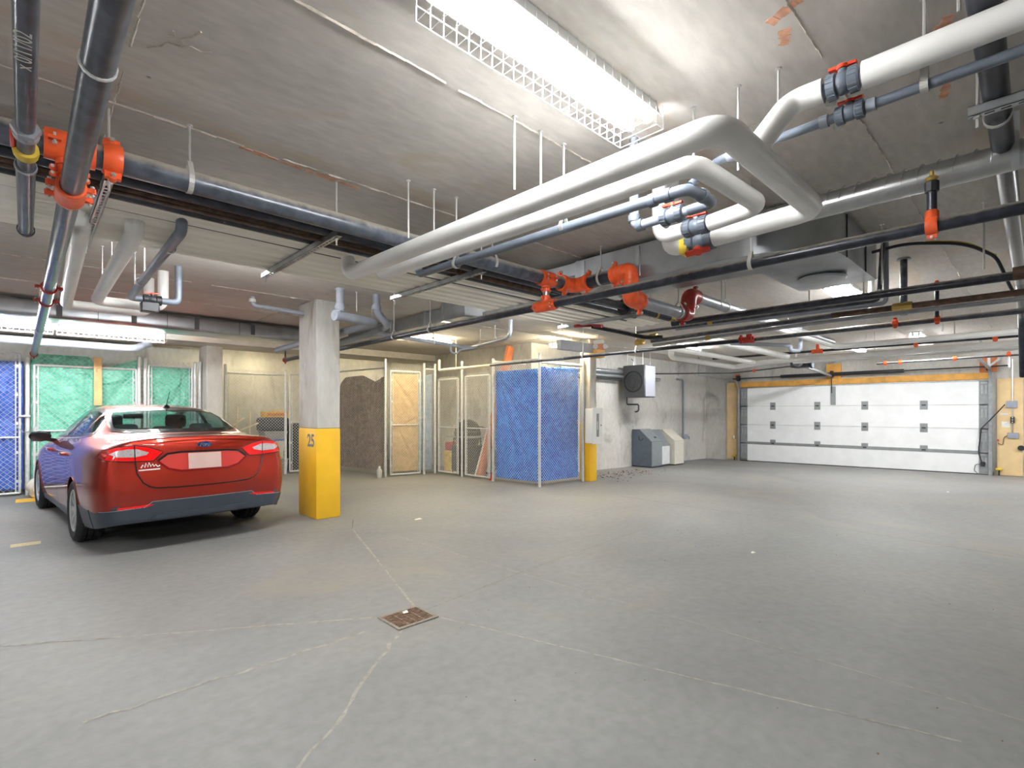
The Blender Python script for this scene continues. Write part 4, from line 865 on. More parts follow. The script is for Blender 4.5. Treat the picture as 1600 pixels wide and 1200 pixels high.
MB().lathe([(.10, .12), (.115, .05), (.17, .02), (.185, .0), (.17, -.015), (.03, -.02)], (4.94, 1.32, dz0-.02), (0,0,1), 28).build('diffuser', 'duct', t)
MB().prism([(dx0, 5.3, dz0), (dx1, 5.3, dz0), (dx1, 5.3, dz1), (dx0, 5.3, dz1)], (.0, .02, 0)).build('flange', 'galv', t)
tr = MB(); A = [(dx0, 5.3, dz0), (dx1, 5.3, dz0), (dx1, 5.3, dz1), (dx0, 5.3, dz1)]; B = [(4.31, 6.0, 2.72), (4.62, 6.0, 2.72), (4.62, 6.0, 2.92), (4.31, 6.0, 2.92)]
tr.add(A+B, [(0,1,5,4), (1,2,6,5), (2,3,7,6), (3,0,4,7), (3,2,1,0), (4,5,6,7)]); tr.build('transition', 'duct', t, smooth=False)
MB().bbox(4.31, 4.62, 6.0, 8.9, 2.72, 2.92, .008, 1).build('far_leg', 'duct', t)
for y in (6.4, 7.4): MB().box(4.295, 4.31, y-.02, y+.02, 2.73, CEIL).build('hanger_strap', 'galv', t)
t = thing('spiral_duct', 'round spiral-seam duct at the right above the white loop', 'duct', (3.66, .2, 2.75))
MB().tube([(3.66, -3.0, 2.76), (3.66, 1.45, 2.745)], .072, 24).build('barrel', 'spiral', t)
sp = MB().tube([(3.66+.0725*math.cos(a), -3.0+a/(2*PI)*.075, 2.757+.0725*math.sin(a)) for a in [2*PI*i/16 for i in range(16*59)]], .0038, 4); sp.build('spiral_seam', 'spiral', t)
MB().bar((3.66-.09, .10, 2.66), (3.66-.09, .10, CEIL), .03, .003, (1,0,0)).build('hanger_strap', 'galv', t); ring(t, (3.66, .1, 2.752), (0,1,0), .073, .05, 'galv', 'band', 1.03)
t = thing('rectangular_duct', 'long low galvanised duct over the strip lights at left', 'duct', (0, 9.3, 2.69))
MB().bbox(-5, 4.2, 9.0, 9.62, 2.67, 2.89, .05, 4).build('trunk', 'duct', t)
for x in (.32, 1.12, 1.9, 2.7):
    MB().box(x-.03, x+.03, 8.985, 9.0, 2.70, 2.88).build('strap', 'heater_dk', t)
for x in (.72, 1.52, 2.5): MB().box(x-.003, x+.003, 8.996, 9.0, 2.69, 2.885).build('seam', 'blk', t)
t = thing('drain_line', 'fat grey pipe above the cages at the far left', 'pipe', (0, 11.0, 2.5))
pipe(t, [(-3, 10.9, 2.56), (1.35, 10.9, 2.53), (1.6, 11.1, 2.66)], .06, 'pvc', .1)
# --- PVC drains beside column 25
t = thing('plastic_drain', 'light grey plastic drain with round end cap right of column 25', 'pipe', (2.77, 5.92, 2.65))
pipe(t, [(2.765, 5.92, CEIL), (2.765, 5.92, 2.66)], .047, 'pvc', n=16); MB().lathe([(.058, -.02), (.062, 0), (.062, .02), (.048, .05)], (2.765, 5.92, 2.70), (0,0,1), 16).lathe([(.056, -.01), (.056, .01)], (2.765, 5.92, 2.925), (0,0,1), 16).build('hub', 'pvc', t)
pipe(t, [(2.70, 5.9, 2.60), (3.28, 6.02, 2.595), (3.3, 6.4, 2.59)], .058, 'pvc', .06, 16, 'run'); MB().lathe([(.066, -.02), (.066, .03)], (2.70, 5.9, 2.60), (1,.2,0), 18).lathe([(.025, -.035), (.025, -.02)], (2.70, 5.9, 2.6), (1,.2,0), 6).build('end_cap', 'pvc', t)
pipe(t, [(3.3, 6.35, 2.59), (3.25, 9.5, 2.54)], .05, 'pvc', n=16, name='tail'); hanger(t, (3.0, 5.96, 2.6), .05, (1,.2,0), clevis=False)
t = thing('plastic_drain', 'light grey plastic drain dropping between the tray and the duct', 'pipe', (3.25, 5.9, 2.6))
pipe(t, [(3.245, 5.915, CEIL), (3.25, 5.915, 2.72), (3.44, 5.97, 2.58), (3.49, 6.2, 2.56)], .045, 'pvc', .06, 16); MB().lathe([(.056, -.02), (.058, 0), (.058, .02), (.047, .05)], (3.25, 5.915, 2.76), (0,0,1), 16).build('hub', 'pvc', t)
pipe(t, [(3.48, 6.15, 2.56), (3.66, 9.0, 2.5)], .05, 'pvc', n=16, name='tail'); hanger(t, (3.5, 6.5, 2.55), .05, (0,1,0), clevis=False)
t = thing('plastic_drain', 'thin grey drain with trap over the beige gate cages', 'pipe', (5.8, 8, 2.75))
pipe(t, [(3.9, 7.3, 2.68), (6.1, 7.55, 2.65), (5.82, 6.2, 2.67), (5.72, 6.02, 2.71), (5.72, 6.02, CEIL)], .034, 'pvc', .12, 14)
pipe(t, [(5.62, 7.5, 2.65), (5.62, 7.5, 2.52), (5.72, 7.45, 2.50), (5.78, 7.42, 2.58), (6.0, 7.2, 2.62)], .02, 'pvc', .05, 10, 'trap')
for p in ((5.2, 7.45, 2.66), (6.02, 7.15, 2.655), (5.9, 6.6, 2.665)): hanger(t, p, .036, (1,0,0))
t = thing('plastic_drain', 'little grey trap pipe at the ceiling left of column 25', 'pipe', (2.3, 6.8, 2.8))
pipe(t, [(2.14, 7.15, CEIL), (2.14, 7.15, 2.83), (2.8, 7.1, 2.80)], .03, 'pvc', .06, 12); MB().lathe([(.045, -.01), (.04, .03)], (2.14, 7.15, 2.88), (0,0,1), 14).build('collar', 'paper', t)
# ------------------------------------------------------------------ right-hand rack of pipes
G1 = 'rack of parallel pipes before the garage door'
t = thing('black_pipe', 'topmost thick black pipe of the rack on the right', 'pipe', (4.95, 1.3, 2.38), G1)
pipe(t, [(5.0, 2.75, 2.38), (4.93, -2.5, 2.385)], .031, 'black_iron'); 
for y in (2.2, .9, .3): hanger(t, (4.96, y, 2.38), .031, (0,1,0), clevis=False)
ring(t, (4.9, .12, 2.384), (0,1,0), .031, .06, 'rust_iron', 'union', 1.5)
t = thing('black_pipe', 'thin black pipe with elbow just under the topmost rack pipe', 'pipe', (5.1, 1.3, 2.36), G1)
pipe(t, [(5.26, 3.35, 2.38), (5.12, .95, 2.36), (5.12, .93, 2.75), (5.12, .9, CEIL)], .017, 'dusty_iron', .05, 10); MB().lathe([(.022, -.02), (.022, .02)], (5.12, .945, 2.43), (0,0,1), 10).build('socket', 'galv', t)
MB().lathe([(.02, 0), (.02, .05)], (5.2, 2.4, 2.372), (0,1,0), 8).build('valve_body', 'brass', t); MB().bar((5.2, 2.36, 2.41), (5.2, 2.47, 2.42), .02, .008).build('lever', 'brass', t)
t = thing('grey_pipe', 'mid grey small pipe in the middle of the rack', 'pipe', (5.38, 1.8, 2.38), G1)
pipe(t, [(5.36, 2.9, 2.38), (5.40, .95, 2.38), (5.40, .95, CEIL)], .02, 'pvc', .05, 10)
t = thing('rusty_pipe', 'pipe turning rusty toward the right edge with brass union', 'pipe', (5.55, 1.4, 2.36), G1)
pipe(t, [(5.92, 3.55, 2.36), (5.59, 1.41, 2.36)], .026, 'dusty_iron'); pipe(t, [(5.59, 1.41, 2.36), (5.48, -2.5, 2.36)], .026, 'rust_iron', name='rusty_length')
MB().lathe([(.032, -.07), (.036, -.05), (.036, -.02), (.03, 0), (.036, .02), (.036, .05), (.032, .07)], (5.54, .86, 2.36), (0,1,0), 8).build('union', 'brass', t); hanger(t, (5.57, 1.15, 2.36), .026, (0,1,0), clevis=False)
t = thing('grey_pipe', 'smooth grey pipe directly below the rusty one', 'pipe', (5.88, 1.4, 2.36), G1)
pipe(t, [(6.3, 3.75, 2.36), (5.9, 1.48, 2.36), (5.82, -2.5, 2.36)], .022, 'grey_iron'); hanger(t, (5.92, 1.7, 2.36), .022, (0,1,0), clevis=False)
MB().lathe([(.03, -.03), (.03, .03)], (6.15, 2.9, 2.36), (0,1,0), 8).build('union', 'brass', t)
t = thing('sprinkler_branch', 'long branch pipe with orange couplings, cream over the blue cage', 'pipe', (6.45, 3.0, 2.34), G1)
pipe(t, [(6.47, 9.05, 2.56), (6.47, 9.05, 2.335), (6.5, 7.4, 2.336)], .026, 'cream_pipe', .03, name='cream_length'); pipe(t, [(6.5, 7.4, 2.336), (6.58, 5.6, 2.338)], .026, 'dusty_iron', name='dusty_length'); pipe(t, [(6.58, 5.6, 2.338), (6.56, 2.6, 2.34)], .027, 'black_iron'); pipe(t, [(6.56, 2.6, 2.34), (6.34, -2.5, 2.342)], .027, 'dusty_iron', name='pale_length')
for y in (1.05, .25+.55, 2.62, 2.5): coupling(t, (6.40+.06*(y > 2), y if y != .8 else .1+.62, 2.341), (0,1,0), .028, 'red' if y > 2 else 'orange', w=.04, bolts=False)
MB().lathe([(.042, -.07), (.042, .07)], (6.555, 2.56, 2.34), (0,1,0), 14).lathe([(.035, 0), (.035, .08)], (6.555, 2.56, 2.34), (0,0,1), 12).build('tee', 'red', t)
MB().tube([(6.38, .72, 2.35), (6.38, .72, 2.66)], .018, 10).build('riser', 'black_iron', t); MB().lathe([(.02, 0), (.03, .02), (.01, .05)], (6.38, .72, 2.66), (0,0,1), 10).build('sprinkler_head', 'orange', t)
MB().tube([(6.45, 8.43, 2.36), (6.45, 8.43, CEIL)], .008, 6).build('hanger_rod', 'cream_pipe', t)
for y in (5.2, 4.2): hanger(t, (6.57, y, 2.339), .027, (0,1,0))
G2 = 'pipes crossing close to the garage door'
def far(label, pts, r, mat, rods=(), cps=(), name='insulated_pipe', R=.12):
    t = thing(name, label, 'pipe', pts[0], G2); pipe(t, pts, r, mat, R, 12)
    for p in rods: hanger(t, p, r, (0,1,0), clevis=False)
    for p in cps: coupling(t, p, (0,1,0), r*1.2, 'orange', w=.06, bolts=False)
    return t
far('upper white pipe before the garage door', [(6.9, 2.45, 2.55), (9.85, 2.42, 2.53), (9.85, -2.5, 2.545)], .045, 'white_wrap', ((9.85, 1.05, 2.54), (9.85, 2.0, 2.53)))
far('black pipe with orange clamps between the white garage pipes', [(10.3, 4.75, 2.535), (10.3, -2.5, 2.522)], .024, 'black_iron', (), ((10.3, 1.42, 2.523), (10.3, .5, 2.522)), 'black_pipe')
t = bpy.data.objects['black_pipe.002']; MB().lathe([(.04, -.09), (.04, .09)], (10.3, 2.82, 2.525), (0,1,0), 12).lathe([(.034, 0), (.034, .16)], (10.3, 2.82, 2.525), (0,0,1), 12).build('tee', 'orange', t)
far('lower white pipe bending left above the waste bins', [(8.2, 4.5, 2.62), (8.2, 4.55, 2.40), (10.75, 4.5, 2.37), (10.8, 3.9, 2.44), (10.8, -2.5, 2.50)], .05, 'white_wrap', ((10.8, 1.0, 2.5),), R=.14)
far('thin white pipe under the lower white garage pipe', [(11.5, 3.6, 2.45), (11.5, -2.5, 2.45)], .025, 'white', ((11.5, 2.2, 2.45),), name='thin_pipe')
t = far('thin grey sprinkler line nearest the garage door', [(13.0, 2.45, 2.45), (13.0, -2.5, 2.50)], .022, 'dusty_iron', (), ((13.0, 2.3, 2.452), (13.0, 2.05, 2.455), (13.0, 1.2, 2.47), (13.0, .45, 2.485)), 'black_pipe')
MB().tube([(13.0, .45, 2.48), (13.0, .45, 2.25)], .012, 8).build('drop', 'galv', t)
far('white pipe receding under the strip light behind the rack', [(6.9, 3.35, 2.48), (10.2, 3.3, 2.46)], .055, 'white_wrap')
far('pale pipe receding behind the lower white bend', [(7.4, 4.15, 2.46), (10.8, 4.1, 2.44)], .045, 'white_wrap')
far('small grey pipe with trap behind the rack', [(7.3, 3.1, 2.42), (8.2, 2.6, 2.42), (8.2, 2.6, 2.34), (8.3, 2.5, 2.34), (8.3, 2.5, 2.7)], .03, 'pvc', R=.05, name='plastic_pipe')
far('dark thin pipe with red valve left of the garage door', [(11.9, 7.3, 2.44), (14.0, 5.9, 2.5), (14.5, 5.3, 2.58), (14.5, 4.2, 2.66)], .02, 'black_iron', (), ((14.3, 5.45, 2.55),), 'black_pipe', R=.1)
# vertical drops at the ceiling behind the rack, flexible black hose
for i, (x, y, z0, m) in enumerate(((6.9, 1.35, 2.5, 'white'), (6.2, .95, 2.38, 'dusty_iron'))):
    tag(MB().tube([(x, y, z0), (x, y, CEIL)], .03, 12).lathe([(.06, 0), (.05, .02)], (x, y, CEIL-.02), (0,0,1), 12).build('ceiling_drop', m), ['short white vertical pipe at the ceiling behind the rack', 'short grey vertical pipe at the ceiling behind the rack'][i], 'pipe')
t = thing('flexible_hose', 'black and yellow hose arching under the ceiling at the right', 'hose', (5.2, .6, 2.75))
MB().tube(fillet([(5.15, 1.0, 2.78), (5.3, .8, 2.84), (5.6, .45, 2.83), (5.9, .28, 2.74), (5.95, .24, 2.62), (6.1, .2, 2.5), (6.2, .16, 2.42)], .3), .013, 10).build('hose', 'blk', t); MB().tube(fillet([(5.4, .68, 2.852), (5.6, .45, 2.845), (5.9, .28, 2.755)], .2), .006, 6).build('stripe', 'tape', t)
t = thing('valve_cluster', 'cluster of brass valves where the small pipes start at the tray end', 'valve', (5.9, 3.6, 2.4))
for y, z in ((3.55, 2.42), (3.75, 2.37)):
    MB().lathe([(.03, -.08), (.045, -.04), (.035, 0), (.045, .04), (.03, .08)], (5.95, y, z), (.3,.9,0), 10).build('valve_body', 'brass', t); MB().bar((5.9, y-.02, z+.05), (6.0, y+.1, z+.07), .03, .01).build('lever', 'tape', t)
MB().tube(fillet([(5.5, 4.2, 2.58), (5.6, 3.9, 2.5), (5.7, 3.5, 2.38), (5.75, 3.3, 2.37)], .08), .028, 10).build('link_pipe', 'black_iron', t); MB().tube([(5.2, 4.25, 2.56), (5.5, 4.22, 2.6), (5.45, 4.0, 2.56)], .022, 8).build('stub', 'red', t)
el = thing('emergency_light', 'white twin-head emergency light under the ceiling near the column', 'light', (8.0, 5.9, 2.6))
MB().bbox(7.95, 8.05, 5.85, 6.05, 2.75, 2.82, .01, 1).build('box', 'white', el)
for s in (-1, 1): MB().lathe([(.02, 0), (.045, .03), (.05, .08), (.045, .085)], (8.0+s*.06, 5.92-s*.06, 2.74), (s*.5,-.3,-1), 12).build('lamp_head', 'white', el)
MB().tube([(8.0, 5.95, 2.82), (8.0, 5.95, CEIL)], .01, 6).build('stem', 'white', el)
pk = thing('packing_timber', 'stack of brown timber at the top of the yellow-based column', 'timber', (8.5, 6.45, 2.5))
MB().bbox(8.3, 8.62, 6.25, 6.44, 2.55, 2.70, .004, 1).build('lower_block', 'wood_y', pk); MB().bbox(8.3, 8.62, 6.25, 6.44, 2.704, 2.82, .004, 1).build('upper_block', 'wood_r', pk)
tag(MB().bbox(7.3, 8.29, 6.3, 6.42, 2.62, 2.8, .006, 1).build('header_channel', 'pvc'), 'grey sheet-metal header box left of the column timber', 'duct')
for x, y, z in ((7.6, 5.9, 2.5), (9.2, 5.8, 2.6)):
    pass
# ------------------------------------------------------------------ garage door
XD = 16.12
dg = thing('door_1', 'white sectional overhead garage door with grey hinge plates', 'door', (XD, 3.7, -.04), kind='structure')
yl, yr = 6.34, 1.06
def zfl(y): return floor_z(XD, y)
levels = [None, .47, 1.036, 1.60, 2.155]
for k in range(4):
    zt = levels[k+1]; m = MB()
    z0l = (zfl(yl)+.02) if k == 0 else levels[k]+.004; z0r = (zfl(yr)+.02) if k == 0 else levels[k]+.004
    m.prism([(XD, yl, z0l), (XD, yr, z0r), (XD, yr, zt-.004), (XD, yl, zt-.004)], (.05, 0, 0))
    m.build('panel', 'door_white', dg, smooth=False)
    if True:
        for j in range(1, 5):                                        # shallow horizontal ribs
            zz = (z0l if k else .05)+(zt-(z0l if k else .05))*j/5; MB().box(XD-.003, XD, yr+.01, yl-.01, zz-.004, zz+.004).build('rib', 'door_white', dg, smooth=False)
MB().box(XD-.008, XD, yr, yl, .44, .52).build('reinforcing_strip', 'door_grey', dg)
for z in (.49, 1.036, 1.60):
    for px in (5.60, 4.42, 3.30, 2.07):
        h = MB().bbox(XD-.012, XD-.001, px-.075, px+.075, z-(.05 if z < .6 else .11), z+(.11), .004, 1).build('hinge_plate', 'door_grey', dg); MB().box(XD-.022, XD-.012, px-.04, px+.04, z-.014, z+.014).build('hinge_pin', 'blk', h)
for y0, y1 in ((6.34, 6.55), (.885, 1.06)):
    for k in range(4):
        zb = -.03 if k == 0 else levels[k]; e = MB().bbox(XD-.01, XD+.04, y0, y1, zb+.01, levels[k+1]-.01, .006, 1).build('end_stile', 'door_grey', dg)
        MB().bbox(XD-.02, XD-.01, y0+.03, y1-.03, levels[k+1]-.07, levels[k+1]-.02, .004, 1).build('roller_bracket', 'galv', e)
        for q in (.3, .7): MB().box(XD-.014, XD-.01, y0+(y1-y0)*q-.012, y0+(y1-y0)*q+.012, levels[k+1]-.3, levels[k+1]-.1).build('pressed_rib', 'galv', e)
MB().prism([(XD-.005, 6.56, zfl(6.5)-.01), (XD-.005, .88, zfl(.9)-.01), (XD-.005, .88, zfl(.9)+.022), (XD-.005, 6.56, zfl(6.5)+.022)], (.06, 0, 0)).build('bottom_seal', 'rubber', dg, smooth=False)
MB().bbox(XD-.02, XD-.002, 4.03-.06, 4.03+.06, 1.62, 2.13, .004, 1).build('centre_bracket', 'door_grey', dg)
MB().bbox(XD-.02, XD+.02, .9, 4.9, 2.155, 2.185, .005, 1).build('top_stiffener', 'galv', dg)
tag(MB().bbox(XD+.03, X1+.01, .86, 6.75, 2.19, 2.35, .006, 1).build('trim_2', 'wood_y'), 'orange timber header board over the garage door', 'board', kind='structure')
tag(MB().bbox(XD+.04, X1+.01, 6.68, 7.0, -.06, 2.35, .006, 1).build('trim_3', 'ply'), 'tan timber jamb board left of the garage door', 'board', kind='structure')
tag(MB().bbox(XD+.045, X1+.01, .33, .76, -.02, 2.2, .006, 1).build('trim_4', 'ply'), 'tan plywood board with switch boxes right of the garage door', 'board', kind='structure')
tag(MB().bbox(XD+.03, X1+.01, 6.58, 6.67, -.06, 2.35, .004, 1).build('trim_5', 'wood_r'), 'narrow reddish jamb strip left of the garage door', 'board', kind='structure')
tag(MB().bbox(XD-.01, X1+.01, 6.6, 6.72, 2.35, 2.62, .004, 1).build('timber_block', 'wood_r'), 'reddish timber block at the top left of the garage door', 'block', 'timber blocks above the garage door')
tag(MB().bbox(XD-.01, X1+.01, 3.85, 4.2, 2.36, 2.75, .004, 1).build('timber_block', 'wood_y'), 'yellow timber pad behind the middle of the spring bar', 'block', 'timber blocks above the garage door')
tag(MB().bbox(XD-.01, X1+.01, .75, 1.05, 2.36, 2.72, .004, 1).build('timber_block', 'wood_r'), 'brown timber pad at the top right of the garage door', 'block', 'timber blocks above the garage door')
sb = thing('spring_bar', 'black torsion spring bar above the garage door', 'spring', (XD-.1, 3.7, 2.45))
MB().tube([(XD-.1, 6.75, 2.46), (XD-.1, .55, 2.48)], .016, 8).build('shaft', 'blk', sb)
for a, b in ((5.35, 4.1), (4.0, 2.45)):
    s = MB().tube([(XD-.1, a+(b-a)*i/8, 2.47) for i in range(9)], .045, 12); s.build('spring_body', 'blk', sb); c = MB().tube([(XD-.1+.046*math.cos(q), a+(b-a)*q/(2*PI*40), 2.47+.046*math.sin(q)) for q in [2*PI*i/10 for i in range(400)]], .006, 4); c.build('spring_coil', 'blk', sb)
for y in (6.6, 4.05, .9): MB().bbox(XD-.14, XD+.05, y-.03, y+.03, 2.38, 2.56, .006, 1).build('bearing_plate', 'blk', sb)
MB().tube([(XD-.1, 4.05, 2.4), (XD-.06, 4.05, 1.95)], .012, 6).build('lift_arm', 'blk', sb)
def track(label, y, s):
    t = thing('door_track', label, 'track', (XD-.08, y, 0), 'garage door tracks'); p = fillet([(XD-.06, y, zfl(y)), (XD-.06, y, 2.40), (13.2, y, 2.44)], .38, 12); m = MB()
    for a, b in zip(p, p[1:]):
        m.bar(a, b, .06, .004, V((b-a)).cross(V((0,1,0)))); m.bar(a+V((0,s*.03,0)), b+V((0,s*.03,0)), .004, .03, V((b-a)).cross(V((0,1,0))))
    m.build('rail', 'galv', t, smooth=False)
    MB().bbox(XD-.03, XD+.06, y-.02, y+.035, zfl(y), 2.4, .003, 1).build('wall_angle', 'galv', t)
    MB().bar((13.4, y, 2.45), (13.4, y, CEIL), .035, .004, (1,0,0)).build('hanger_strap', 'galv', t); MB().bar((13.4, y, 2.5), (13.9, y, CEIL), .035, .004, (0,1,0)).build('brace', 'galv', t)
    return t
track('curved steel track at the left side of the garage door', 6.58, 1); tr = track('curved steel track at the right side of the garage door', .86, -1)
MB().bar((15.6, .86, 2.46), (15.6, .86, CEIL), .05, .006, (1,0,0)).build('slotted_hanger', 'galv', tr); MB().bar((15.6, .86, 2.45), (15.62, .35, CEIL), .04, .006, (1,0,0)).build('slotted_brace', 'galv', tr)
op = thing('door_opener', 'dark garage door opener motor with rail and chain', 'opener', (13.6, 4.05, 2.5))
MB().bbox(13.35, 13.75, 3.85, 4.25, 2.5, 2.68, .02, 2).build('motor_box', 'case', op); MB().lathe([(.09, -.1), (.09, .1)], (13.25, 4.05, 2.6), (1,0,0), 16).build('motor', 'heater_dk', op); MB().lathe([(.1, -.02), (.1, .02)], (13.45, 3.8, 2.56), (0,1,0), 14).build('sprocket', 'navy', op)
MB().bar((13.7, 4.05, 2.55), (16.0, 4.05, 2.42), .05, .05).build('rail', 'door_grey', op)
for x, y in ((13.4, 3.88), (13.7, 4.22)): MB().bar((x, y, 2.68), (x, y, CEIL), .03, .004, (1,0,0)).build('hanger_strap', 'galv', op)
sw = thing('switch_gear', 'grey switch boxes and conduit on the plywood by the door', 'switch', (XD+.03, .55, .9))
MB().tube([(XD+.03, .50, .92), (XD+.03, .50, 2.62)], .011, 8).build('conduit', 'galv', sw)
MB().bbox(XD, XD+.045, .42, .60, 1.52, 1.68, .006, 1).build('upper_box', 'pvc', sw); MB().bbox(XD, XD+.045, .40, .58, .83, .96, .006, 1).build('lower_box', 'pvc', sw); b = MB().bbox(XD-.01, XD+.045, .465, .535, 1.18, 1.32, .006, 1).build('push_buttons', 'blk', sw)
for z in (1.2, 1.25, 1.3): MB().lathe([(.012, 0), (.012, .006)], (XD-.01, .5, z), (-1,0,0), 8).build('button', 'paper', b)
for y0, y1, z0, z1 in ((.57, .70, 1.36, 1.41), (.54, .68, 1.08, 1.21)): 
    nt_ = MB().box(XD+.038, XD+.045, y0, y1, z0, z1).build('notice', 'paper', sw, smooth=False)
MB().bar((XD+.036, .57, 1.19), (XD+.036, .62, 1.15), .003, .012, (1,0,0)).build('notice_mark', 'blk', nt_)
MB().lathe([(.06, 0), (.06, .05)], (XD+.02, .36, .62), (-1,0,0), 14).build('round_switch', 'blk', sw); MB().bbox(XD+.01, XD+.04, .72, .75, .76, .8, .004, 1).build('photo_eye', 'redhandle', sw)
MB().tube(fillet([(XD+.03, .57, .9), (XD+.03, .64, .85), (XD+.03, .66, .66), (XD+.03, .74, .72)], .06), .007, 6).build('loop_cable', 'rust_iron', sw)
cw = thing('door_cable', 'black power cable draped across the right edge of the garage door', 'cable', (XD-.04, .9, .3))
MB().tube([(XD-.03, .62, 1.6), (XD-.12, .86, 1.25), (XD-.04, 1.02, 1.04), (XD-.04, 1.06, .6), (XD-.04, 1.06, .46), (XD-.04, 1.02, .3), (XD-.04, .99, .18)], .012, 8).build('cable', 'blk', cw); MB().bbox(XD-.06, XD-.011, .95, 1.03, .17, .27, .006, 1).build('plug_box', 'blk', cw)
MB().tube(fillet([(XD-.04, 1.03, .22), (XD-.04, 1.12, .2), (XD-.04, 1.14, .05), (XD-.04, 1.08, 0)], .05), .008, 6).build('tail', 'blk', cw)
for i, (y, lab) in enumerate(((6.75, 'yellow floor sensor at the left jamb of the garage door'), (.72, 'yellow floor sensor at the right jamb of the garage door'))):
    s = thing('door_sensor', lab, 'sensor', (XD-.02, y, .1), 'garage door sensors'); MB().bbox(XD-.03, XD+.04, y-.06, y+.06, .12+zfl(y), .17+zfl(y), .01, 1).build('lens', 'tape', s); MB().bar((XD+.02, y, zfl(y)), (XD+.02, y, .13+zfl(y)), .03, .004, (1,0,0)).build('stalk', 'blk', s)
tag(MB().bbox(XD, XD+.05, 6.73, 6.79, .58, .68, .006, 1).build('photo_sensor', 'paper'), 'small white sensor box on the left jamb board', 'sensor')
# ------------------------------------------------------------------ the red saloon car (local axes: x across, y from tail to nose, z up)
CX, CY = 0.0, 0.0
car = thing('car', 'metallic copper-red four-door saloon parked nose-in beside column 25', 'car', (CX, CY, 0))
CO = V((CX, CY, 0))
def paint():
    m, nt, b = new_mat('copper_red_car_paint')
    b.inputs['Base Color'].default_value = (*srgb(196, 50, 24), 1); b.inputs['Metallic'].default_value = .75; b.inputs['Roughness'].default_value = .36
    b.inputs['Coat Weight'].default_value = 1.0; b.inputs['Coat Roughness'].default_value = .03
    g = nt.nodes.new('ShaderNodeNewGeometry'); n = node(nt, 'ShaderNodeTexNoise', Scale=900.0, Detail=1.0); nt.links.new(g.outputs['Position'], n.inputs['Vector'])
    nt.links.new(ramp(nt, n.outputs[0], [(.35, srgb(122, 26, 14)), (.7, srgb(184, 46, 20))]), b.inputs['Base Color'])
    return m
M['paint'] = paint()
M['glass'] = glass_mat('tinted_teal_glass', (.74, .86, .84), .07); M['glass_side'] = glass_mat('dark_side_glass', (.34, .42, .44), .2)
M['trim_blk'] = simple('black_gloss_trim', srgb(16, 17, 19), .25); M['bumper'] = simple('dark_slate_plastic', srgb(52, 60, 70), .42, var=.1, vscale=6)
M['lens_red'] = simple('red_lamp_lens', srgb(226, 10, 12), .12, coat=1); M['lens_clear'] = simple('clear_silver_lens', srgb(196, 186, 186), .2, .3, coat=1, var=.15, vscale=60); M['lens_dk'] = simple('smoked_red_lens', srgb(120, 16, 18), .12, coat=1)
M['chrome'] = simple('chrome', srgb(226, 228, 230), .12, 1.0); M['alloy'] = simple('silver_wheel_cover', srgb(196, 198, 200), .35, .6); M['tyre'] = simple('tyre_rubber', srgb(34, 35, 38), .7, var=.2, vscale=40)
M['seat'] = simple('dark_grey_seat_cloth', srgb(66, 74, 78), .8); M['inner'] = simple('dark_cabin_plastic', srgb(34, 36, 38), .7); M['badge'] = simple('badge_blue', srgb(22, 40, 96), .2, coat=1); M['plate'] = simple('number_plate', srgb(196, 166, 158), .5, var=.06, vscale=6); M['recess'] = simple('plate_recess_red', srgb(196, 58, 50), .3, .3, coat=1)
# section table: y, then half-section points (x,z) sill -> shoulder (side), then (x,z) deck/roof columns
SEC = [ # y     side: sill      low           mid          upper         shoulder      | top:  belt          c1            c2            centre
 (.00, (.76,.30), (.82,.45), (.845,.62), (.82,.85), (.775,1.035),  (.65,1.11), (.42,1.13), (.21,1.138), (0,1.14)),
 (.14, (.86,.26), (.905,.42), (.92,.62), (.905,.85), (.845,1.04),   (.69,1.105), (.45,1.13), (.22,1.14), (0,1.143)),
 (.42, (.87,.23), (.915,.40), (.935,.62), (.93,.85), (.87,1.035), (.73,1.10), (.47,1.128), (.23,1.138), (0,1.14)),
 (.72, (.88,.21), (.915,.38), (.937,.62), (.937,.85), (.89,1.025),(.76,1.105), (.53,1.125), (.26,1.132), (0,1.135)),
 (.98, (.88,.20), (.915,.37), (.937,.62), (.937,.85), (.895,1.015),(.78,1.115), (.635,1.235), (.34,1.262), (0,1.27)),
 (1.30,(.88,.20), (.91,.36), (.932,.61), (.93,.84), (.895,1.005), (.795,1.10), (.625,1.36), (.35,1.395), (0,1.405)),
 (1.65,(.88,.19), (.905,.35), (.925,.60), (.925,.83), (.89,.99),(.795,1.085), (.61,1.425), (.35,1.46), (0,1.47)),
 (2.10,(.875,.19),(.90,.34),(.92,.59), (.92,.82), (.885,.98), (.795,1.07), (.61,1.445), (.35,1.49), (0,1.502)),
 (2.60,(.875,.19),(.90,.34),(.92,.59), (.92,.81), (.885,.965), (.795,1.05), (.60,1.435), (.35,1.482), (0,1.494)),
 (3.00,(.875,.19),(.905,.34), (.922,.58), (.92,.80), (.885,.955), (.795,1.03), (.60,1.345), (.36,1.40), (0,1.415)),
 (3.40,(.88,.19), (.91,.34),(.927,.58), (.925,.79), (.885,.945), (.795,1.01), (.63,1.15), (.38,1.20), (0,1.22)),
 (3.75,(.885,.19),(.915,.35), (.932,.58), (.93,.78), (.885,.93), (.785,.99), (.56,1.035), (.30,1.065), (0,1.075)),
 (4.20,(.88,.20), (.91,.36),(.925,.57), (.91,.74), (.865,.87), (.74,.935), (.52,.975), (.28,.995), (0,1.0)),
 (4.58,(.81,.21), (.845,.36), (.855,.55), (.825,.69), (.765,.79), (.66,.85), (.46,.89), (.24,.905), (0,.91)),
 (4.80,(.60,.24), (.66,.36), (.67,.53), (.64,.64), (.58,.70), (.50,.74), (.36,.765), (.18,.775), (0,.78)),
]
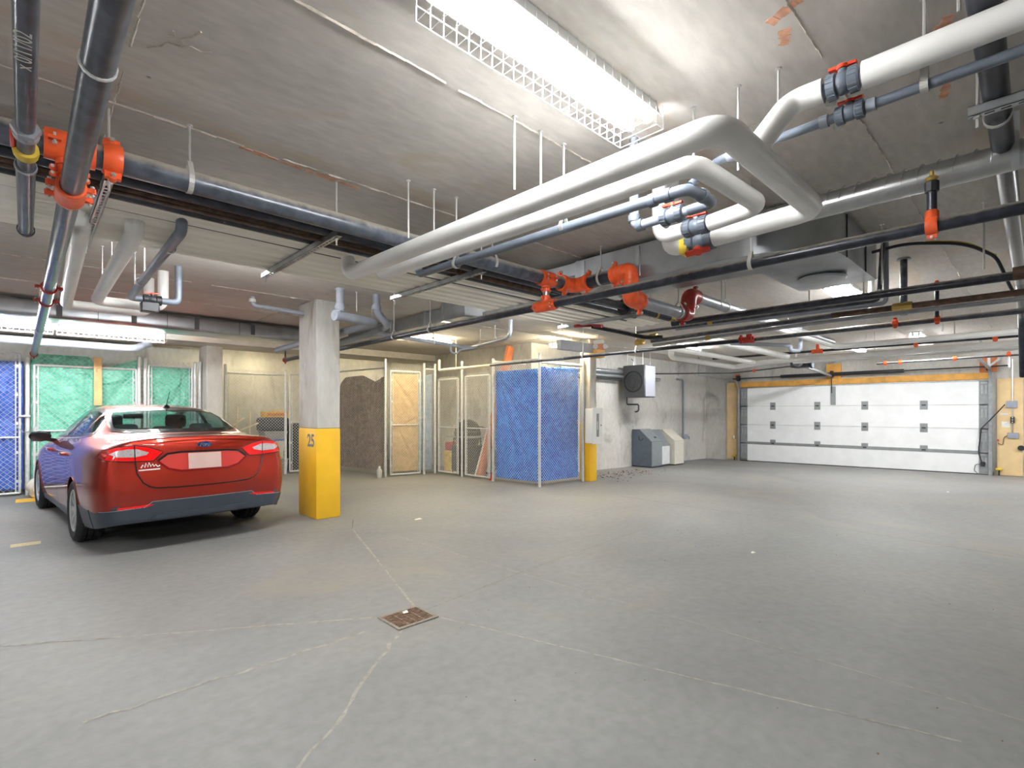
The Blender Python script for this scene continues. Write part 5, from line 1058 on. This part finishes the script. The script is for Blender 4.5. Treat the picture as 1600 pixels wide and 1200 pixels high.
def cage():
    vs, fs, ix = [], [], {}
    def add(k, p):
        if k not in ix: ix[k] = len(vs); vs.append(V(p))
        return ix[k]
    n = len(SEC); NS, NT = 5, 4                                      # side rows, top columns
    # chain across a section: left side rows 0..4, top 5..8(centre)..11, right side rows
    def chain_pts(s):
        y = s[0]; L = [(-x, y, z) for x, z in s[1:1+NS]]+[(-x, y, z) for x, z in s[1+NS:]]
        R = [(x, y, z) for x, z in s[1+NS:-1]][::-1]+[(x, y, z) for x, z in s[1:1+NS]][::-1]
        return L+R
    m = 2*(NS+NT)-1
    for i, s in enumerate(SEC):
        for j, p in enumerate(chain_pts(s)): add((i, j), p)
    for i in range(n-1):
        for j in range(m-1): fs.append((ix[(i,j)], ix[(i,j+1)], ix[(i+1,j+1)], ix[(i+1,j)]))
    # tail and nose caps: columns under the top columns
    for end, i, yoff in (('r', 0, [.0, -.02, -.035, .0, .01]), ('f', n-1, [.0, .04, .05, .04, .0])):
        P = chain_pts(SEC[i])
        cols = list(range(NS, m-NS))
        for r in range(NS):
            for c in cols:
                x = P[c][0]/abs(P[NS][0])*abs(P[r][0])*.86; z = P[r][1+1]+( .0 if r < 4 else .01)
                y = P[r][1]+yoff[r]-(.05 if end == 'r' else -.06)*(1-(x/.7)**2)
                add((end, r, c), (x, y, z))
        def g(r, c):
            if c == NS-1: return ix[(i, r)]
            if c == m-NS: return ix[(i, m-1-r)]
            return ix[(end, r, c)]
        for r in range(NS-1):
            for c in range(NS-1, m-NS): fs.append((g(r,c), g(r,c+1), g(r+1,c+1), g(r+1,c)))
        for c in range(NS-1, m-NS):                                   # join to the top edge
            a, b = g(NS-1, c), g(NS-1, c+1); t0 = ix[(i, c)] if c >= NS else None; t1 = ix[(i, c+1)] if c+1 <= m-NS-1 else None
            if t0 is None: fs.append((a, b, t1))
            elif t1 is None: fs.append((a, b, t0))
            else: fs.append((a, b, t1, t0))
    return vs, fs
cv, cf = cage()
me = bpy.data.meshes.new('tmp'); me.from_pydata(cv, [], cf); bm = bmesh.new(); bm.from_mesh(me); bmesh.ops.recalc_face_normals(bm, faces=bm.faces[:]); bm.to_mesh(me); bm.free()
tmp = bpy.data.objects.new('tmp', me); COL.objects.link(tmp); ss = tmp.modifiers.new('s', 'SUBSURF'); ss.levels = 4; ss.render_levels = 4
dgp = bpy.context.evaluated_depsgraph_get(); bme = bpy.data.meshes.new_from_object(tmp.evaluated_get(dgp)); bpy.data.objects.remove(tmp)
bm = bmesh.new(); bm.from_mesh(bme); BV = BVHTree.FromBMesh(bm)
def inside(p, poly):
    x, y = p; c = False; n = len(poly)
    for i in range(n):
        (x0, y0), (x1, y1) = poly[i], poly[(i+1) % n]
        if (y0 > y) != (y1 > y) and x < (x1-x0)*(y-y0)/(y1-y0)+x0: c = not c
    return c
def shrink(poly, d):
    n = len(poly); out = []; ar = sum(poly[i][0]*poly[(i+1) % n][1]-poly[(i+1) % n][0]*poly[i][1] for i in range(n)); sg = 1 if ar > 0 else -1
    for i in range(n):
        p0, p1, p2 = V(poly[i-1]).to_2d() if False else V((*poly[i-1], 0)), V((*poly[i], 0)), V((*poly[(i+1) % n], 0))
        d0, d1 = (p1-p0).normalized(), (p2-p1).normalized(); n0, n1 = V((-d0.y, d0.x, 0))*sg, V((-d1.y, d1.x, 0))*sg
        b = n0+n1; k = max(.35, 1+n0.dot(n1)); q = p1+b*(d/k); out.append((q.x, q.y))
    return out
def hit(axis, u, v):                                                # 'r' from the tail, 'l'/'g' from the left/right side, 't' from above
    o, d = {'r': (V((u, -3, v)), V((0,1,0))), 'l': (V((-3, u, v)), V((1,0,0))), 'g': (V((3, u, v)), V((-1,0,0))), 't': (V((u, v, 4)), V((0,0,-1)))}[axis]
    h = BV.ray_cast(o, d); return (h[0], h[1]) if h[0] else (None, None)
def patch(name, poly, axis, mat, off=.004, step=.05, parent=None, thick=.006, hole=None):
    b = bmesh.new()
    if hole:
        n = len(poly); a = [b.verts.new((*p, 0)) for p in poly]; c = [b.verts.new((*p, 0)) for p in hole]
        for i in range(n): b.faces.new((a[i], a[(i+1) % n], c[(i+1) % n], c[i]))
    else:
        b.faces.new([b.verts.new((*p, 0)) for p in poly]); bmesh.ops.triangulate(b, faces=b.faces[:])
    us = [p[0] for p in poly]; vv = [p[1] for p in poly]
    for k, (lo, hi) in enumerate(((min(us), max(us)), (min(vv), max(vv)))):
        q = math.ceil(lo/step)*step
        while q < hi:
            co = (q, 0, 0) if k == 0 else (0, q, 0); no = (1, 0, 0) if k == 0 else (0, 1, 0)
            bmesh.ops.bisect_plane(b, geom=b.verts[:]+b.edges[:]+b.faces[:], plane_co=co, plane_no=no); q += step
    mb = MB(); vs, ns = [], []; b.verts.ensure_lookup_table()
    for i, w in enumerate(b.verts):
        w.index = i; p, nn = hit(axis, w.co.x, w.co.y)
        if p is None: 
            for s in (.98, .95, .9, .85):
                p, nn = hit(axis, w.co.x*s if axis in 'rt' else w.co.x, w.co.y*(1 if axis in 'rt' else s))
                if p is not None: break
        vs.append(p+nn*off); ns.append(nn)
    F_ = [[w.index for w in f.verts] for f in b.faces]; b.free(); k = len(vs)
    ref = {'r': V((0,-1,0)), 'l': V((-1,0,0)), 'g': V((1,0,0)), 't': V((0,0,1))}[axis]
    fs = []
    for f in F_:
        nn = (vs[f[1]]-vs[f[0]]).cross(vs[f[2]]-vs[f[0]]); fs.append(f if nn.dot(ref) > 0 else f[::-1])
    ed = {}
    for f in fs:
        for a, c in zip(f, f[1:]+f[:1]): ed[(a, c)] = 1
    fs2 = [[i+k for i in f[::-1]] for f in fs]+[[c, a, a+k, c+k] for (a, c) in ed if (c, a) not in ed]
    mb.add([p+CO for p in vs]+[p-n*thick+CO for p, n in zip(vs, ns)], fs+fs2)
    return mb.build(name, mat, parent or car, angle=45, recalc=False)
def ribbon(name, pts, axis, mat, w=.006, off=.0015, parent=None):
    P = []
    for (a, b) in zip(pts, pts[1:]):
        n = max(1, int(math.hypot(b[0]-a[0], b[1]-a[1])/.03))
        for i in range(n): P.append((a[0]+(b[0]-a[0])*i/n, a[1]+(b[1]-a[1])*i/n))
    P.append(pts[-1]); Q = []
    for u, v in P:
        p, n = hit(axis, u, v)
        if p is not None: Q.append((p, n))
    mb = MB(); vs = []
    for i, (p, n) in enumerate(Q):
        d = (Q[min(i+1, len(Q)-1)][0]-Q[max(i-1, 0)][0]).normalized(); s = d.cross(n).normalized()*w/2
        vs += [p-s+n*off+CO, p+s+n*off+CO]
    mb.add(vs, [(2*i, 2*i+1, 2*i+3, 2*i+2) for i in range(len(Q)-1)])
    return mb.build(name, mat, parent or car, recalc=False)
# outlines
RW = [(-.625,1.175), (-.62,1.25), (-.585,1.35), (-.535,1.41), (-.30,1.434), (0,1.442), (.30,1.434), (.535,1.41), (.585,1.35), (.62,1.25), (.625,1.175), (.50,1.155), (.25,1.155), (0,1.155), (-.25,1.155), (-.50,1.155)]
SW = [ [(1.03,1.145), (1.12,1.23), (1.26,1.325), (1.44,1.385), (1.40,1.115)],
       [(1.44,1.112), (1.49,1.388), (1.78,1.415), (2.06,1.422), (2.22,1.078)],
       [(2.29,1.075), (2.14,1.422), (2.5,1.42), (2.78,1.375), (3.05,1.26), (3.38,1.045)] ]
WS = [(-.66,1.09), (-.53,1.40), (-.3,1.435), (0,1.445), (.3,1.435), (.53,1.40), (.66,1.09), (.3,1.11), (0,1.12), (-.3,1.11)]
RA, FA, WZ = 1.05, 3.90, .332
hole_rw = shrink(RW, .03); hole_sw = [shrink(p, .02) for p in SW]
kill = []
for f in bm.faces:
    c = f.calc_center_median(); n = f.normal
    if c.y < 1.9 and c.y > .6 and c.z > 1.13 and n.z > .2 and abs(n.x) < .75 and inside((c.x, c.z), hole_rw): kill.append(f); continue
    if c.y > 2.6 and c.z > 1.03 and n.y > .15 and n.z > .2 and abs(n.x) < .75 and inside((c.x, c.z), shrink(WS, .02)): kill.append(f); continue
    if abs(c.x) > .55 and abs(n.x) > .5 and any(inside((c.y, c.z), q) for q in hole_sw): kill.append(f); continue
    if abs(c.x) > .5 and (math.hypot(c.y-RA, c.z-WZ) < .365 or math.hypot(c.y-FA, c.z-WZ) < .365) and c.z < .72: kill.append(f)
bmesh.ops.delete(bm, geom=kill, context='FACES')
body = bpy.data.meshes.new('body'); bm.to_mesh(body); bm.free()
body.polygons.foreach_set('use_smooth', [True]*len(body.polygons)); body.materials.append(M['paint']); body.materials.append(M['bumper'])
for f in body.polygons:
    if (f.center.z < .42 and f.center.y < .66) or f.center.z < .245: f.material_index = 1
bo = bpy.data.objects.new('body', body); COL.objects.link(bo); bo.parent = car
# windows: black surround plus pane
fr = patch('rear_window_frame', RW, 'r', 'trim_blk', .003, .05, hole=shrink(RW, .035)); patch('pane', shrink(RW, .03), 'r', 'glass', .0015, .06, parent=fr, thick=.002)
fr = patch('windscreen_frame', WS, 'r', 'trim_blk', .003, .05, hole=shrink(WS, .03)) if False else None
def hitf(u, v):
    h = BV.ray_cast(V((u, 7, v)), V((0,-1,0))); return h[0], h[1]
ws = MB(); vs = []
wsg = []
for r in range(9):
    z = 1.08+.37*r/8; row = []
    for c in range(17):
        x = (-1+2*c/16)*(.66-.13*r/8); p, n = hitf(x, min(z, 1.455)); row.append(p+n*.001 if p else V((x, 2.8, z)))
    wsg.append(row)
ws.grid(lambda u, v: wsg[round(v*8)][round(u*16)]+CO, 16, 8); ws.build('windscreen', 'glass', car, recalc=False)
for sd, ax in ((-1, 'l'), (1, 'g')):
    for k, q in enumerate(SW):
        fr = patch('side_window_frame', q, ax, 'trim_blk', .003, .06, hole=shrink(q, .024)); patch('pane', shrink(q, .02), ax, 'glass_side' if sd < 0 else 'glass', .0015, .08, parent=fr, thick=.002)
    # bright line along the bottom of the windows, door seams, handles
    ribbon('window_trim', [(1.02,1.128), (1.4,1.095), (2.25,1.058), (3.36,1.028)], ax, 'chrome', .014, .004)
    for pts in ([(2.27,1.05), (2.25,.75), (2.28,.45), (2.30,.26)], [(1.38,1.09), (1.48,.88), (1.46,.72)], [(3.33,1.02), (3.30,.7), (3.30,.28)], [(1.46,.72), (1.52,.5), (1.62,.3), (2.3,.26), (3.3,.28)]): ribbon('door_seam', pts, ax, 'trim_blk', .007)
    for y in (1.75, 2.85):
        p, n = hit(ax, y, .905); h = MB().bbox(p.x+CX-.012-(.03 if sd < 0 else 0), p.x+CX+.012+(.03 if sd > 0 else 0), y+CY-.1, y+CY+.1, 0.885, .922, .012, 2).build('door_handle', 'paint', car)
    patch('sill_trim', [(1.5,.22), (1.5,.27), (3.45,.27), (3.45,.22)], ax, 'bumper', .006, .1)
    ribbon('shoulder_crease', [(.5,.985), (1.4,.965), (2.3,.945), (3.4,.92)], ax, 'paint', .008, .003)
    for wy in (RA, FA):                                              # arch lip and dark liner
        P = []
        for i in range(25):
            a = -.18+(PI+.36)*i/24; p, n = hit(ax, wy+.372*math.cos(a), WZ+.372*math.sin(a))
            if p is None: p = V((sd*.87, wy+.372*math.cos(a), WZ+.372*math.sin(a)))
            P.append(V((p.x, wy+.368*math.cos(a), max(.2, WZ+.368*math.sin(a))))+CO)
        MB().tube(P, .006, 8).build('arch_lip', 'paint', car)
        ln = MB(); A_ = [-.25+(PI+.5)*i/20 for i in range(21)]; ln.add([(CX+sd*xx, CY+wy+.385*math.cos(a), WZ+.385*math.sin(a)) for xx in (.60, .87) for a in A_], [(i, i+1, i+22, i+21) for i in range(20)]); ln.add([(CX+sd*.60, CY+wy+.385*math.cos(a), WZ+.385*math.sin(a)) for a in A_], [tuple(range(21))]); ln.build('arch_liner', 'rubber', car)
# wheels
def wheel(sx, wy):
    o = V((CX+sx*.70, CY+wy, WZ)); ax = (sx, 0, 0); R = .332; w = .225
    tb = MB().lathe([(.215, -.0), (.235, -.006), (.29, -.012), (.318, .012), (R, .04), (R, .075), (R-.01, .078), (R-.01, .086), (R, .089), (R, .135), (R-.01, .138), (R-.01, .146), (R, .149), (R, .185), (.318, .213), (.29, .232), (.24, .222), (.215, .21)], o, ax, 40, cap=False)
    for k in range(60):                                              # tread blocks
        a = 2*PI*k/60; d = V((0, math.cos(a), math.sin(a))); tg = V((0, -math.sin(a), math.cos(a)))
        for h in (.055, .112, .168): tb.obox(o+V(ax)*h+d*(R+.001), V(ax)*.02, tg*.011, d*.004)
    t = tb.build('tyre', 'tyre', car, angle=30)
    rb = MB().lathe([(.215, .02), (.222, .20), (.226, .215), (.218, .222), (.205, .212), (.2, .12), (.03, .10)], o, ax, 40, cap=False); 
    r = rb.build('rim', 'alloy', car)
    for k in range(10):
        a = 2*PI*k/10; d = V((0, math.cos(a), math.sin(a))); tg = V((0, -math.sin(a), math.cos(a))); c = o+V(ax)*.195
        MB().add([c+d*.04-tg*.016, c+d*.04+tg*.016, c+d*.21+tg*.026+V(ax)*.012, c+d*.21-tg*.026+V(ax)*.012, c+d*.04-tg*.016-V(ax)*.03, c+d*.04+tg*.016-V(ax)*.03, c+d*.21+tg*.026-V(ax)*.02, c+d*.21-tg*.026-V(ax)*.02], [(0,1,2,3), (4,7,6,5), (0,4,5,1), (1,5,6,2), (2,6,7,3), (3,7,4,0)]).build('spoke', 'alloy', r)
    MB().lathe([(.055, .17), (.055, .205), (.03, .212), (.002, .213)], o, ax, 20).build('hub_cap', 'alloy', r)
    MB().lathe([(.19, .06), (.19, .09), (.02, .095)], o, ax, 24).build('brake_disc', 'inner', r)
for sx in (-1, 1):
    for wy in (RA, FA): wheel(sx, wy)
# tail lamps
for s in (-1, 1):
    L = lambda pts: [(s*x, z) for x, z in pts]
    red = patch('tail_lamp', L([(.862,.955), (.83,1.0), (.73,1.043), (.60,1.055), (.49,1.032), (.378,.985), (.455,.902), (.60,.905), (.72,.912), (.83,.925)]), 'r', 'lens_red', .009, .05, thick=.012)
    patch('clear_lens', L([(.79,.978), (.74,1.01), (.66,1.024), (.58,1.02), (.49,.985), (.51,.962), (.60,.944), (.74,.95)]), 'r', 'lens_clear', .0125, .05, parent=red, thick=.008)
    patch('smoked_end', L([(.858,.957), (.838,.99), (.80,1.008), (.795,.975), (.815,.935), (.835,.93)]), 'r', 'lens_dk', .0105, .05, parent=red, thick=.006)
    ribbon('lamp_outline', L([(.862,.955), (.83,1.003), (.73,1.047), (.60,1.059), (.49,1.036), (.372,.985), (.452,.898), (.60,.901), (.72,.908), (.83,.921), (.862,.955)]), 'r', 'trim_blk', .009, .008, parent=red)
    ribbon('lens_split', L([(.605,1.06), (.60,.90)]), 'r', 'trim_blk', .008, .0135, parent=red)
    ribbon('boot_seam', L([(.60,.90), (.587,.78), (.54,.69), (.49,.65), (.435,.632), (.25,.622), (0,.62)]), 'r', 'trim_blk', .012, .0015)
    patch('reflector', L([(.74,.442), (.74,.462), (.50,.476), (.45,.47), (.52,.446)]), 'r', 'lens_red', .010, .05, thick=.008)
    patch('side_reflector_surround', L([(.79,.43), (.78,.465), (.72,.483), (.74,.43)]), 'r', 'bumper', .006, .05, thick=.006)
patch('lower_bumper', [(-.86,.325), (-.86,.43), (-.75,.438), (-.53,.445), (-.465,.497), (.465,.497), (.53,.445), (.75,.438), (.86,.43), (.86,.325), (.6,.325), (.3,.325), (-.3,.325), (-.6,.325)], 'r', 'bumper', .007, .05, thick=.02)
patch('bumper_lip', [(-.50,.325), (-.42,.375), (.42,.375), (.50,.325), (.3,.322), (-.3,.322)], 'r', 'bumper', .03, .05, thick=.03)
for sd, ax in ((-1, 'l'), (1, 'g')): patch('bumper_wrap', [(.30,.25), (.30,.435), (.74,.435), (.68,.25)], ax, 'bumper', .006, .06, thick=.012)
ribbon('bumper_edge', [(-.86,.434), (-.53,.449), (-.465,.5), (.465,.5), (.53,.449), (.86,.434)], 'r', 'galv', .006, .010)
# plate recess, plate, badge, boot lip, emblem
rc = patch('plate_recess', [(-.42,.895), (-.335,.958), (-.22,.968), (.22,.968), (.335,.958), (.42,.895), (.33,.82), (.22,.79), (-.22,.79), (-.33,.82)], 'r', 'recess', .0035, .05, thick=.004)
for pts in ([(-.42,.895), (-.335,.963), (-.22,.975), (.22,.975), (.335,.963), (.42,.895)], [(.42,.895), (.33,.814), (.22,.783), (-.22,.783), (-.33,.814), (-.42,.895)]): ribbon('recess_edge', pts, 'r', 'trim_blk' if pts[0][0] < 0 else 'lens_dk', .02, .006, parent=rc)
patch('number_plate', [(-.155,.797), (-.155,.958), (.155,.958), (.155,.797)], 'r', 'plate', .012, .06, thick=.006)
ribbon('boot_lip', [(-.62,1.075), (-.3,1.098), (0,1.105), (.3,1.098), (.62,1.075)], 'r', 'paint', .03, .014); ribbon('boot_crease', [(-.40,1.0), (-.2,1.012), (0,1.016), (.2,1.012), (.40,1.0)], 'r', 'paint', .012, .006)
ov = lambda a, b, z, n=28: [(a*math.cos(2*PI*i/n), z+b*math.sin(2*PI*i/n)) for i in range(n)]
bd = patch('badge', ov(.072, .03, 1.042), 'r', 'chrome', .012, .05, thick=.008); patch('badge_field', ov(.065, .0245, 1.042), 'r', 'badge', .0145, .05, parent=bd, thick=.004)
p, n = hit('r', 0, 1.042); text('badge_lettering', 'Ford', .05, (CX, CY+p.y-.0165, 1.042), (1,0,0), (0,0,1), 'chrome', bd, ext=.001, shear=.25, bold=.001)
M['sticker'] = simple('white_sticker', srgb(232, 228, 222), .5)
ribbon('dealer_emblem', [(-.555,.835), (-.54,.865), (-.525,.838), (-.515,.88), (-.50,.842), (-.49,.885), (-.475,.845), (-.46,.87), (-.45,.845), (-.435,.862), (-.42,.842), (-.40,.852)], 'r', 'sticker', .011, .004)
ribbon('sticker_line', [(-.575,.812), (-.40,.818)], 'r', 'sticker', .012, .004)
# exhaust, aerial, mirrors, cabin
MB().tube([(CX+.63, CY+.02, .335), (CX+.63, CY+.3, .335)], .042, 20, cap=False).lathe([(.042, 0), (.046, .0), (.046, .02), (.036, .02)], (CX+.63, CY+.015, .335), (0,1,0), 20, cap=False).build('exhaust_tip', 'chrome', car); MB().lathe([(.036, 0), (.036, .01)], (CX+.63, CY+.08, .335), (0,1,0), 16).build('exhaust_bore', 'void', car)
p, n = hit('t', 0.06, 1.55); ae = MB().lathe([(.04, -.005), (.036, .012), (.016, .03), (.01, .035)], p+CO, (0,0,1), 14).build('aerial', 'trim_blk', car); MB().tube([p+CO+V((0,0,.03)), p+CO+V((.0,-.14,.20))], [.005, .0025], 6).build('aerial_whip', 'trim_blk', ae)
for s in (-1, 1):
    mb = MB().ball((CX+s*.975, CY+3.10, 1.065), .12, 20, 12, (.95, .62, .6)); mr = mb.build('door_mirror', 'trim_blk', car)
    MB().obox((CX+s*.975, CY+3.028, 1.065), (.095, 0, 0), (0, .002, 0), (0, 0, .062)).build('mirror_glass', 'glass_side', mr); MB().bar((CX+s*.82, CY+3.12, 1.0), (CX+s*.94, CY+3.11, 1.03), .07, .05).build('mirror_arm', 'trim_blk', mr)
def seat(x, y, nm='seat', hz=1.16, w=.24):
    s = MB().bbox(CX+x-w, CX+x+w, CY+y-.06, CY+y+.08, .5, hz-.12, .05, 3).build('seat_back', 'seat', car); MB().bbox(CX+x-.13, CX+x+.13, CY+y-.07, CY+y+.02, hz-.08, hz+.10, .045, 3).build('headrest', 'seat', s)
    for e in (-.05, .05): MB().tube([(CX+x+e, CY+y-.02, hz-.14), (CX+x+e, CY+y-.02, hz-.05)], .006, 6).build('headrest_stem', 'chrome', s)
for x in (-.37, .37): seat(x, 2.35, hz=1.25)
for x in (-.40, 0, .40): seat(x, 1.42, hz=1.14 if x else 1.11, w=.2)
MB().bbox(CX-.72, CX+.72, CY+.78, CY+1.42, 1.08, 1.10, .01, 1).build('parcel_shelf', 'inner', car); MB().bbox(CX-.74, CX+.74, CY+3.15, CY+3.7, .6, .97, .05, 2).build('dashboard', 'inner', car); MB().bbox(CX-.8, CX+.8, CY+.6, CY+4.4, .2, .26, .02, 1).build('floor_pan', 'inner', car)
MB().bbox(CX-.11-.02, CX+.13-.02, CY+2.86, CY+2.89, 1.29, 1.36, .018, 2).build('rear_view_mirror', 'inner', car)
car.location = (1.417, 6.417, 0); car.rotation_euler = (0, 0, math.radians(4.8)); car.scale = (1.035,)*3
